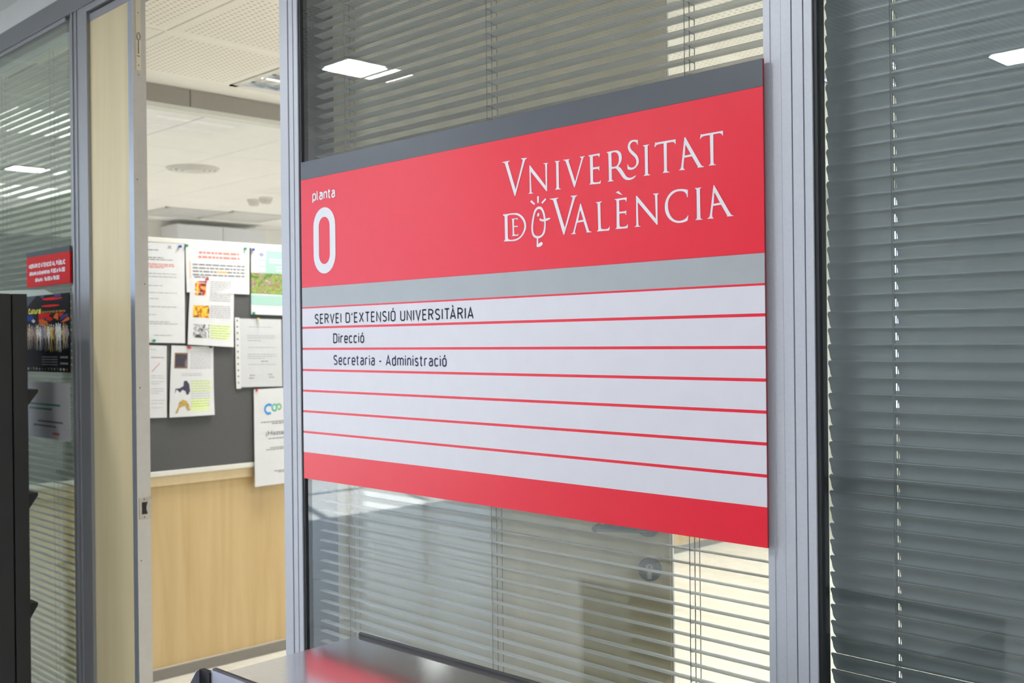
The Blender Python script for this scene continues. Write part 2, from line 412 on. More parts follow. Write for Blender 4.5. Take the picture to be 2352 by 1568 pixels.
# rail over left window
r_ = box('trim_8', -5.4, xl[0]-.012, .0, YW, wtop-.0, 2.455, ALUD, bev=.002); struct(r_)
r_ = box('trim_9', xl[5], xm[0], .0, YW, dtop+.028, 2.455, ALUD, bev=.002); struct(r_)
r_ = box('trim_10', xl[5], X(301), .010, .045, dtop, dtop+.022, ALUD, bev=.001); struct(r_)
r_ = box('trim_11', xm[6], 3.5, .0, YW, 2.42, 2.455, ALU, bev=.002); struct(r_)
r_ = box('trim_12', -5.4, xl[0], .0, YW, 0, .10, ALUD, bev=.002); struct(r_)
r_ = box('trim_13', xm[6], 3.5, .0, YW, 0, .10, ALU, bev=.002); struct(r_)

def window(name, x0, x1, z0, z1, gm, label):
    wdw = empty(name, ((x0+x1)/2, 0, z0)); struct(wdw, label)
    adopt(box('pane', x0, x1, .006, .011, z0, z1, gm), wdw)
    adopt(box('pane', x0-(.034 if name == 'window_3' else 0), x1, .080, .085, z0, z1, gm), wdw)
    return wdw
window('window_1', -5.39, xl[0]-.012, .10, wtop, GLASSG, 'green-tinted double glazing left of the doorway')
window('window_2', xm[6]+.002, xr[0]-.0, .10, 2.42, GLASS, 'double glazing behind the big red sign')
window('window_3', xr[8]+.002, 3.45, .10, 2.42, GLASSR, 'double glazing right of the wide mullion, closed blind inside')
st_ = box('trim_14', -5.4, -5.36, 0, YW, 0, 2.455, ALUD); struct(st_)
st_ = box('trim_15', .86, .94, 0, YW, 0, 2.455, ALU); struct(st_)

# ------------------------------------------------------------------ doors
d1 = empty('door_1', (X(258), .03, 0)); struct(d1, 'fixed narrow maple leaf closed beside the doorway')
dx0, dx1, dx2 = X(214, .012), X(302, .012), X(312, .012)
dth = at(342, 784, 0, dx2).y
adopt(box('wood_face', dx0, dx1, .012, dth-.003, .01, dtop, WOODL), d1)
adopt(box('metal_edge', dx1, dx2-.0005, .011, dth-.001, .01, 2.45, mat('satin_blue_alu', (.42, .47, .55), .28, .7)), d1)
def edge(px, py): p = at(px, py, 0, dx2); return p.y, p.z
# edge face with a mortise behind the strike
ys0, zs0 = edge(323, 1205); ys1, zs1 = edge(344, 1140)
adopt(box('edge_strip', dx2-.0005, dx2+.0012, .011, dth, .01, 2.45, ALUL), d1)
yy0, yy1 = .016, dth+.002
zst0, zst1 = edge(333, 1190)[1], edge(333, 1142)[1]
bm = bmesh.new()
prism_axis(bm, [(yy0, zst0), (yy1, zst0), (yy1, zst1), (yy0, zst1)], 'x', dx2+.0012, dx2+.0028)
adopt(bm_obj('strike_plate', bm, BRASS), d1)
zc = (zst0+zst1)/2; hh = .0165
a0, a1 = edge(325, 1165)[0], edge(337, 1165)[0]
pts = [(a0, zc-hh), (a1+.001, zc-hh)]
for k in range(9):
    t = -1+k/4; pts.append((a1+.001-(1-t*t)*.0032, zc+t*hh*.86))
pts += [(a1+.001, zc+hh), (a0, zc+hh)]
bm = bmesh.new(); prism_axis(bm, pts, 'x', dx2+.0028, dx2+.0031); adopt(bm_obj('latch_hole', bm, BLKSEAM), d1)
for (px, py) in ((330, 1146), (331, 1187)):
    y, z = edge(px, py); bm = bmesh.new(); cyl(bm, (dx2+.0028, y, z), (dx2+.0036, y, z), .0018); adopt(bm_obj('screw', bm, HANDLE), d1)
for (px, py) in ((318, 172), (315, 412), (332, 652), (321, 890), (324, 1287)):
    y, z = edge(px, py); bm = bmesh.new(); cyl(bm, (dx2+.0012, y, z), (dx2+.0018, y, z), .0018, seg=10); adopt(bm_obj('screw', bm, HANDLE), d1)
# flush bolt at the top of the edge
fb0, fb1 = edge(311.5, 100)[0], edge(322.5, 100)[0]; fz = edge(318, 162)[1]
FB = mat('cream_bolt_plate', (.66, .60, .46), .4, .4)
fbp = adopt(box('flush_bolt', dx2+.0012, dx2+.0022, fb0, fb1, fz, 2.44, FB), d1)
def in_fb(o): o.parent = fbp; return o
def ring_pill(bm, yc, zc_, ry, rz, w, x0, x1, seg=20):
    o_, i_ = [], []
    for k in range(seg):
        t = 2*PI*k/seg; o_.append((yc+ry*math.cos(t), zc_+rz*math.sin(t))); i_.append((yc+(ry-w)*math.cos(t), zc_+(rz-w)*math.sin(t)))
    vo0 = [bm.verts.new((x0, *p)) for p in o_]; vo1 = [bm.verts.new((x1, *p)) for p in o_]
    vi0 = [bm.verts.new((x0, *p)) for p in i_]; vi1 = [bm.verts.new((x1, *p)) for p in i_]
    for k in range(seg):
        j = (k+1) % seg
        bm.faces.new((vo1[k], vo1[j], vi1[j], vi1[k])); bm.faces.new((vo0[k], vo0[j], vo1[j], vo1[k])); bm.faces.new((vi0[k], vi1[k], vi1[j], vi0[j]))
yc = (fb0+fb1)/2
z1_, z2_ = edge(316, 84)[1], edge(316, 127)[1]
bm = bmesh.new(); ring_pill(bm, yc, z1_, .0050, .011, .0012, dx2+.0022, dx2+.0042); in_fb(bm_obj('lever_recess', bm, HANDLE))
bm = bmesh.new(); cyl(bm, (dx2+.0022, yc, z2_), (dx2+.0040, yc, z2_), .0042); in_fb(bm_obj('bolt_knob', bm, FB))
bm = bmesh.new(); abox(bm, dx2+.0022, dx2+.0030, yc-.0012, yc+.0012, z2_+.004, z1_-.012); in_fb(bm_obj('slide_slot', bm, HANDLE))
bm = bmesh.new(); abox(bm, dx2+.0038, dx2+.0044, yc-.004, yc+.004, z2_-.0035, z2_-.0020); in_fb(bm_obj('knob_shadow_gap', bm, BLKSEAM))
for py in (30, 150):
    y, z = edge(316, py); bm = bmesh.new(); cyl(bm, (dx2+.0022, yc, z), (dx2+.0028, yc, z), .0017, seg=10); in_fb(bm_obj('screw', bm, HANDLE))

# open leaf standing inside behind the sign pane
tip = at(1545, 1300, 1, .55); hin = Vector((at(752, 1300, 1, .125).x, .125, 0))
dv = Vector((tip.x-hin.x, tip.y-hin.y, 0)); DL = dv.length; dv.normalize(); dn = Vector((dv.y, -dv.x, 0))
d2 = empty('door_2', (hin.x, hin.y, 0)); d2.rotation_euler = (0, 0, math.atan2(dv.y, dv.x)); struct(d2, 'open maple door leaf seen through the glass behind the sign')
def D2(name, *a, **k):
    m = a[6]; o = box(name, *a[:6], m, d2, **k); return o
D2('door_panel', 0, DL-.004, 0, .040, .01, 2.44, wood('maple_laminate_open', (.50, .44, .30), (.60, .53, .37), .5), bev=.001)
D2('hinge_gap_strip', -.009, 0, -.002, .042, .01, 2.44, mat('hinge_gap_shade', (.05, .065, .09), .5))  # dark strip in place of the shade in the gap behind the mullion
D2('lock_edge', DL-.004, DL, .002, .038, .01, 2.44, ALUL)
def on_door(px, py):
    d = _F + _R*((px-1176)/FPX) - _U*((py-784)/FPX)
    t = ((hin-EYE).dot(dn))/d.dot(dn); p = EYE+d*t
    return (p-hin).dot(dv), p.z
u, z = on_door(1493, 1307)
lk = None
bm = bmesh.new(); cyl(bm, (u, 0, z), (u, -.008, z), .026, .0245, seg=32); lk = bm_obj('lock_rose', bm, HANDLE, d2)
bm = bmesh.new(); cyl(bm, (u, -.008, z+.006), (u, -.014, z+.006), .0085, seg=20); bm_obj('lock_cylinder', bm, STEEL, lk)
bm = bmesh.new(); abox(bm, u-.0045, u+.0045, -.013, -.008, z-.018, z+.0); bm_obj('lock_cylinder', bm, STEEL, lk)
bm = bmesh.new(); abox(bm, u-.001, u+.001, -.0146, -.0139, z+.001, z+.011); bm_obj('keyhole', bm, BLKSEAM, lk)
uh, zh = on_door(1489, 1206)
bm = bmesh.new(); cyl(bm, (uh, 0, zh), (uh, -.008, zh), .026, .0245, seg=32); hr = bm_obj('handle_rose', bm, HANDLE, d2)
bm = bmesh.new(); cyl(bm, (uh, -.008, zh), (uh, -.045, zh), .0095, seg=16); cyl(bm, (uh+.004, -.045, zh), (uh-.105, -.048, zh), .0095, .0085, seg=16)
cyl(bm, (uh-.100, -.048, zh+.002), (uh-.112, -.030, zh-.006), .0085, .008, seg=16); bm_obj('door_handle', bm, HANDLE, d2)
bm = bmesh.new(); abox(bm, DL, DL+.012, .012, .026, zh-.008, zh+.010); bm_obj('latch_bolt', bm, HANDLE, d2)
for zz in (.25, 1.25, 2.2):
    bm = bmesh.new(); cyl(bm, (-.018, -.004, zz-.045), (-.018, -.004, zz+.045), .007, seg=14); bm_obj('hinge', bm, HANDLE, d2)

# ------------------------------------------------------------------ venetian blinds
def slat_mesh(name, length, width, tilt, camber, m, slots=(), up=1):
    """curved slat along x, centre at origin; slots = x centres where a route hole is punched"""
    K = 8; prof = []
    for k in range(K+1):
        s = -1+2*k/K
        prof.append((s*width/2, up*camber*(1-s*s)))
    c, s_ = math.cos(tilt), math.sin(tilt)
    th = .00035
    xs = [-length/2, length/2]
    cuts = []
    for q in slots: cuts.append((q-.0022, q+.0022)); xs += [q-.0022, q+.0022]
    xs = sorted(xs)
    bm = bmesh.new()
    def P(x, k, off):
        y, z = prof[k]; z += off
        return (x, y*c-z*s_, y*s_+z*c)
    # rounded corners at the two ends: trim the outermost profile points
    g = {}
    for xi, x in enumerate(xs):
        for k in range(K+1):
            xx = x
            if xi == 0: xx = x+(.0050 if k in (0, K) else .0014 if k in (1, K-1) else 0)
            if xi == len(xs)-1: xx = x-(.0050 if k in (0, K) else .0014 if k in (1, K-1) else 0)
            for side in (0, 1): g[xi, k, side] = bm.verts.new(P(xx, k, th*side))
    for xi in range(len(xs)-1):
        mid = (xs[xi]+xs[xi+1])/2; cut = any(a < mid < b for a, b in cuts)
        for k in range(K):
            if cut and k in (3, 4, 5): continue
            bm.faces.new((g[xi, k, 0], g[xi+1, k, 0], g[xi+1, k+1, 0], g[xi, k+1, 0]))
            bm.faces.new((g[xi, k, 1], g[xi, k+1, 1], g[xi+1, k+1, 1], g[xi+1, k, 1]))
        bm.faces.new((g[xi, 0, 0], g[xi, 0, 1], g[xi+1, 0, 1], g[xi+1, 0, 0]))
        bm.faces.new((g[xi, K, 0], g[xi+1, K, 0], g[xi+1, K, 1], g[xi, K, 1]))
    o = bm_obj(name, bm, m, smooth=True, recalc=False); return o

def blind(label, x0, x1, ztop, zbot, pitch, width, tilt, camber, m, ladders, zphase, slots=True, cat='blind', up=1, ch_mat=None, tapes=True):
    L = x1-x0; xc = (x0+x1)/2; yb_ = .046
    r = empty('venetian_blind', (xc, yb_, zbot)); tag(r, label, cat)
    hd = box('headrail', -L/2, L/2, -.014, .014, ztop-zbot-.026, ztop-zbot, ch_mat or m, r, bev=.002)
    box('bottom_rail', -L/2, L/2, -.012, .012, -.004, .010, ch_mat or m, r, bev=.003)
    lx = [a-xc for a in ladders]
    p = slat_mesh('slat', L-.002, width, tilt, camber, m, [a+.0 for a in lx] if slots else (), up)
    p.parent = r
    n = int((ztop-.045-zphase)/pitch); z = zphase+n*pitch; first = True
    zs = []
    while z > zbot+.02:
        zs.append(z); z -= pitch
    for z in zs:
        if first: o = p; first = False
        else: o = p.copy(); link(o); o.parent = r
        o.location = (0, 0, z-zbot); o.rotation_euler = (random.uniform(-.014, .014), 0, random.uniform(-.0004, .0004))
    c, s_ = math.cos(tilt), math.sin(tilt)
    for a in lx:
        lc = None
        for (yo, xo) in ((-width/2*c-.0008, -.0), (width/2*c+.0008, .0)):
            bm = bmesh.new(); cyl(bm, (a+xo, yo, 0), (a+xo, yo, ztop-zbot-.026), .00065, seg=6); bm_obj('ladder_cord', bm, CORD, r)
        bm = bmesh.new(); cyl(bm, (a, 0, 0), (a, 0, ztop-zbot-.026), .0007, seg=6); bm_obj('lift_cord', bm, CORD, r)
        if tapes:
            bm = bmesh.new()
            for z in zs:
                cyl(bm, (a, -width/2*c, -width/2*s_+z-zbot-.0012), (a, width/2*c, width/2*s_+z-zbot-.0012), .0004, seg=4)
            o = bm_obj('ladder_rung', bm, CORD, r); o['kind'] = 'stuff'
    return r
B = .046
# phase: front edges measured at one column in the photograph
pA = at(1000, 100, 1, B-.012)
PITCH_C = .0222
blind('open grey venetian blind sealed in the glazing behind the big red sign', xm[6]+.009, xr[0]-.006, 2.41, .13, PITCH_C, .0250, math.radians(-7), .0016, SLAT,
      [at(803, 200, 1, B).x, at(1130, 200, 1, B).x, at(1583, 60, 1, B).x], at(1590, 37, 1, B).z, slots=False)
blind('closed grey venetian blind sealed in the glazing right of the wide mullion', at(1900, 784, 1, B).x, .85, 2.41, .13, .0224, .0280, math.radians(-66), .0042, SLATR,
      [at(2055, 700, 1, B).x, .45], at(2000, 620, 1, B).z, slots=True, up=1, tapes=False)
blind('green-tinged open venetian blind in the glazing left of the doorway', -5.33, xl[0]-.022, at(100, 110, 1, B).z, .13, .0222, .0250, math.radians(-7), .0016, SLAT,
      [at(125, 300, 1, B).x, at(14, 300, 1, B).x, -5.1], at(100, 400, 1, B).z, slots=False)

# ------------------------------------------------------------------ lettering helpers
def curve_fill(name, loops, depth, m, parent, to3d):
    """loops: list of closed 2D loops (outer and holes); filled and lifted by depth; to3d maps (a, b, d)"""
    cu = bpy.data.curves.new(name, 'CURVE'); cu.dimensions = '2D'; cu.fill_mode = 'BOTH'
    for lp in loops:
        sp = cu.splines.new('POLY'); sp.points.add(len(lp)-1)
        for i, p in enumerate(lp): sp.points[i].co = (p[0], p[1], 0, 1)
        sp.use_cyclic_u = True
    cu.extrude = depth/2
    t = bpy.data.objects.new('tmp', cu)
    me = bpy.data.meshes.new_from_object(t)
    bpy.data.objects.remove(t)
    for v in me.vertices: v.co = to3d(v.co.x, v.co.y, v.co.z)
    me.name = name; me.materials.append(m); me.update()
    o = bpy.data.objects.new(name, me); link(o)
    if parent: o.parent = parent
    return o
def smooth_loop(pts, n=5):
    N = len(pts); out = []
    P = [Vector((p[0], p[1])) for p in pts]; s = [len(p) > 2 for p in pts]
    for i in range(N):
        j = (i+1) % N; out.append(tuple(P[i]))
        if not (s[i] or s[j]): continue
        a, b = P[i], P[j]
        ma = (P[j]-P[i-1])*.5 if s[i] else (b-a)
        mb = (P[(j+1) % N]-P[i])*.5 if s[j] else (b-a)
        l = (b-a).length
        if ma.length > 1.3*l: ma = ma.normalized()*1.3*l
        if mb.length > 1.3*l: mb = mb.normalized()*1.3*l
        for k in range(1, n):
            t = k/n; h = 2*t**3-3*t*t+1
            out.append(tuple(a*h+ma*(t**3-2*t*t+t)+b*(3*t*t-2*t**3)+mb*(t**3-t*t)))
    return out
def ribbon(bm, pts, w, to3d, closed=False, d=0.0):
    P = [Vector(p) for p in pts]; N = len(P); A, Bv = [], []
    for i in range(N):
        a = P[i-1] if (i > 0 or closed) else None; b = P[(i+1) % N] if (i < N-1 or closed) else None
        if a is None: t = (b-P[i]).normalized(); nrm = Vector((-t.y, t.x)); k = 1
        elif b is None: t = (P[i]-a).normalized(); nrm = Vector((-t.y, t.x)); k = 1
        else:
            t1 = (P[i]-a).normalized(); t2 = (b-P[i]).normalized()
            n1 = Vector((-t1.y, t1.x)); n2 = Vector((-t2.y, t2.x)); nrm = (n1+n2)
            if nrm.length < 1e-4: nrm = n1
            nrm.normalize(); k = min(2.2, 1/max(.3, nrm.dot(n1)))
        A.append(bm.verts.new(to3d(*(P[i]+nrm*w/2*k), d))); Bv.append(bm.verts.new(to3d(*(P[i]-nrm*w/2*k), d)))
    for i in range(N if closed else N-1):
        j = (i+1) % N; bm.faces.new((A[i], A[j], Bv[j], Bv[i]))

# monoline condensed alphabet: centre-line paths in a box of height 1; w = glyph width
def arc(cx, cy, rx, ry, a0, a1, n=10):
    return [(cx+rx*math.cos(math.radians(a0+(a1-a0)*k/n)), cy+ry*math.sin(math.radians(a0+(a1-a0)*k/n))) for k in range(n+1)]
def oval(w, h, y0=0, r=None):
    r = r or w/2; ry = r
    return (arc(w-r, y0+h-ry, r, ry, 0, 90, 6)+arc(r, y0+h-ry, r, ry, 90, 180, 6)+arc(r, y0+ry, r, ry, 180, 270, 6)+arc(w-r, y0+ry, r, ry, 270, 360, 6))
XH = .75
def glyph(c):
    W_ = .40; x = XH
    G = {
     'I': (.0, [[(0, 0), (0, 1)]]), 'T': (.42, [[(0, 1), (.42, 1)], [(.21, 1), (.21, 0)]]),
     'E': (.34, [[(.34, 1), (0, 1), (0, 0), (.34, 0)], [(0, .52), (.30, .52)]]), 'L': (.33, [[(0, 1), (0, 0), (.33, 0)]]),
     'H': (.42, [[(0, 0), (0, 1)], [(.42, 0), (.42, 1)], [(0, .52), (.42, .52)]]),
     'N': (.42, [[(0, 0), (0, 1), (.42, 0), (.42, 1)]]), 'V': (.44, [[(0, 1), (.22, 0), (.44, 1)]]),
     'A': (.46, [[(0, 0), (.23, 1), (.46, 0)], [(.07, .27), (.39, .27)]]), 'X': (.44, [[(0, 0), (.44, 1)], [(0, 1), (.44, 0)]]),
     'U': (.42, [[(0, 1)]+arc(.21, .21, .21, .21, 180, 360)+[(.42, 1)]]),
     'D': (.42, [[(0, 0), (0, 1)]+arc(.21, .79, .21, .21, 90, 0, 6)+arc(.21, .21, .21, .21, 0, -90, 6)+[(0, 0)]]),
     'O': (.42, [('c', oval(.42, 1))]), '0': (.40, [('c', oval(.40, 1))]),
     'C': (.40, [arc(.20, .79, .20, .21, 10, 180, 8)+arc(.20, .21, .20, .21, 180, 350, 8)]),
     'R': (.42, [[(0, 0), (0, 1)]+arc(.19, .76, .22, .24, 90, -90, 10)+[(0, .52)], [(.20, .52), (.42, 0)]]),
     'P': (.40, [[(0, 0), (0, 1)]+arc(.17, .75, .23, .25, 90, -90, 10)+[(0, .50)]]),
     'B': (.41, [[(0, 0), (0, 1)]+arc(.17, .77, .20, .23, 90, -90, 8)+[(0, .54)], [(.17, .54)]+arc(.18, .27, .23, .27, 90, -90, 8)+[(0, 0)]]),
     'S': (.40, [arc(.20, .76, .20, .24, 30, 200, 9)+[(.10, .56), (.30, .44)]+arc(.20, .24, .20, .24, 20, -150, 9)]),
     'a': (.33, [arc(.165, x-.17, .165, .17, 150, 0, 7)+[(.33, 0)], [(.33, x-.29), (.15, x-.29)]+arc(.15, .205, .15, .205, 90, 270, 8)+[(.18, 0), (.33, .08)]]),
     'c': (.32, [arc(.165, x-.17, .165, .17, 25, 180, 7)+arc(.165, .17, .165, .17, 180, 335, 7)]),
     'd': (.34, [('c', oval(.34, x)), [(.34, 0), (.34, 1.02)]]), 'p': (.34, [('c', oval(.34, x)), [(0, x), (0, -.27)]]),
     'e': (.34, [[(0, .37), (.34, .37)]+arc(.17, x-.17, .17, .17, 0, 180, 8)+arc(.17, .17, .17, .17, 180, 330, 8)]),
     'i': (.0, [[(0, 0), (0, x)], [(0, .90), (0, 1.02)]]), 'l': (.09, [[(0, 1.02), (0, .10), (.03, .03), (.10, 0)]]),
     'm': (.60, [[(0, 0), (0, x)], [(0, x-.13)]+arc(.15, x-.15, .15, .15, 150, 0, 6)+[(.30, 0)], arc(.45, x-.15, .15, .15, 170, 0, 6)+[(.60, 0)]]),
     'n': (.33, [[(0, 0), (0, x)], arc(.165, x-.165, .165, .165, 165, 0, 7)+[(.33, 0)]]),
     'r': (.24, [[(0, 0), (0, x)], arc(.15, x-.15, .15, .15, 170, 50, 6)]), 'o': (.34, [('c', oval(.34, x))]),
     's': (.31, [arc(.155, x-.17, .155, .17, 35, 205, 7)+[(.09, x/2+.03), (.22, x/2-.03)]+arc(.155, .17, .155, .17, 25, -145, 7)]),
     't': (.20, [[(.06, .98), (.06, .10), (.10, .02), (.20, 0)], [(-.05, x), (.20, x)]]),
     'u': (.33, [[(0, x)]+arc(.165, .165, .165, .165, 180, 345, 7), [(.33, 0), (.33, x)]]),
     'v': (.34, [[(0, x), (.17, 0), (.34, x)]]), '-': (.20, [[(0, .40), (.20, .40)]]), ':': (.0, [[(0, 0), (0, .12)], [(0, .5), (0, .62)]]),
     '1': (.18, [[(0, .78), (.18, 1), (.18, 0)]]), '4': (.42, [[(.22, 1), (0, .22), (.42, .22)], [(.31, .5), (.31, 0)]]),
     '6': (.40, [('c', oval(.40, .62)), [(.02, .36), (.24, 1)]]), '9': (.40, [('c', oval(.40, .62, .38)), [(.38, .64), (.16, 0)]]),
     '8': (.40, [('c', oval(.38, .46, .54)), ('c', oval(.40, .54))]), "'": (.07, [[(.07, 1.0), (.0, .76)]]),
    }
    acc = {'Ó': ('O', [(.18, 1.14), (.27, 1.34)]), 'À': ('A', [(.27, 1.14), (.17, 1.34)]), 'Ú': ('U', [(.18, 1.14), (.27, 1.34)]), 'ó': ('o', [(.15, x+.14), (.25, x+.36)])}
    if c in acc: w_, p = G[acc[c][0]]; return w_, p+[acc[c][1]]
    return G[c]
def mono_text(s, x0, x1, zb0, zb1, hgt, sw, gap, space, to3d, name, m, parent, d=.0003):
    """fit the string between x0 and x1 (outer edges); the base line and cap height are measured"""
    adv, items = 0.0, []
    pv = ''
    for c in s:
        if c == ' ': adv += space; pv = c; continue
        if pv == 'T' and c in 'AÀ': adv -= .13
        pv = c; w_, ps = glyph(c); items.append((adv, w_, ps)); adv += w_+gap
    tot = adv-gap; sx = (x1-x0-sw)/tot; sz = hgt-sw
    bm = bmesh.new(); q = 0
    for a, w_, ps in items:
        for p in ps:
            closed = isinstance(p, tuple) and p[0] == 'c'; pp = p[1] if closed else p
            pts = []
            for (u_, v_) in pp:
                X_ = x0+sw/2+(a+u_)*sx; Z_ = zb0+(zb1-zb0)*((X_-x0)/(x1-x0))+sw/2+v_*sz
                if not pts or (abs(pts[-1][0]-X_)+abs(pts[-1][1]-Z_)) > 1e-6: pts.append((X_, Z_))
            if closed and (abs(pts[0][0]-pts[-1][0])+abs(pts[0][1]-pts[-1][1])) < 1e-6: pts.pop()
            if not closed and len(pts) == 2: pass
            q += 1; ribbon(bm, pts, sw, to3d, closed, d+q*4e-7)
    return bm_obj(name, bm, m, parent, recalc=False)

# ------------------------------------------------------------------ the big directory sign
SY = -.012
sc = [at(690, 375, 1, SY), at(1750, 132, 1, SY), at(1764, 1260, 1, SY), at(699, 1097, 1, SY)]
sx0, sx1 = (sc[0].x+sc[3].x)/2, (sc[1].x+sc[2].x)/2; sz1 = (sc[0].z+sc[1].z)/2; sz0 = (sc[2].z+sc[3].z)/2; SH = sz1-sz0
sign = empty('directory_sign', (0, SY, 0)); tag(sign, 'big red, white and grey directory sign with university lettering, mounted across the middle pane', 'sign')
def sb(name, z0, z1, m, y0=.0, y1=.001, bev=.0):
    return box(name, sx0, sx1, y0, y1, z0, z1, m, sign, bev=bev)
box('backing_panel', sx0, sx1, .001, .0042, sz0, sz1, mat('dark_red_edge', (.30, .006, .015), .4), sign)
zf = lambda f: sz1-f*SH
sb('header_strip', zf(.0565), sz1, DKGREY)
sb('red_panel', zf(.3965), zf(.0565)-.0003, RED)
sb('grey_strip', zf(.4585), zf(.3965)-.0003, LTGREY)
lines = [.4598, .5235, .590, .6568, .7222, .7873, .8527]
ends = lines[1:]+[.9165]
lw = .0023/SH/1.0
for k, (a, b) in enumerate(zip(lines, ends)):
    sb('red_line', zf(a+lw), zf(a-lw), RED, .0002, .001)
    sb('name_strip', zf(b-(lw if k < 6 else 0)), zf(a+lw), WHITEV, -.0002, .0009)
sb('red_panel', sz0, zf(.9165), RED)
for x in (sx0+.06, sx1-.06):
    for z in (sz0+.06, sz1-.06):
        bm = bmesh.new(); cyl(bm, (x, .0042, z), (x, .018, z), .009, seg=16); bm_obj('standoff', bm, HANDLE, sign)
def onsign(a, b, d): return (a, -.0004-d, b)
def S2(px, py): p = at(px, py, 1, SY-.0004); return (p.x, p.z)
def sgl(name, loops, org, scale, m=LETTERW, d=.0003):
    L_ = []
    for lp in loops:
        L_.append([S2(org[0]+x/scale, org[1]+y/scale) for x, y in smooth_loop(lp)])
    return curve_fill(name, L_, d, m, sign, lambda a, b, c: (a, -.0003-.0002+c*.5, b))
s = 1
CA, CB, CC, CD = ((1140, 340), 9.046), ((1400, 290), 8.4), ((1140, 440), 8.4), ((1420, 410), 8.4)
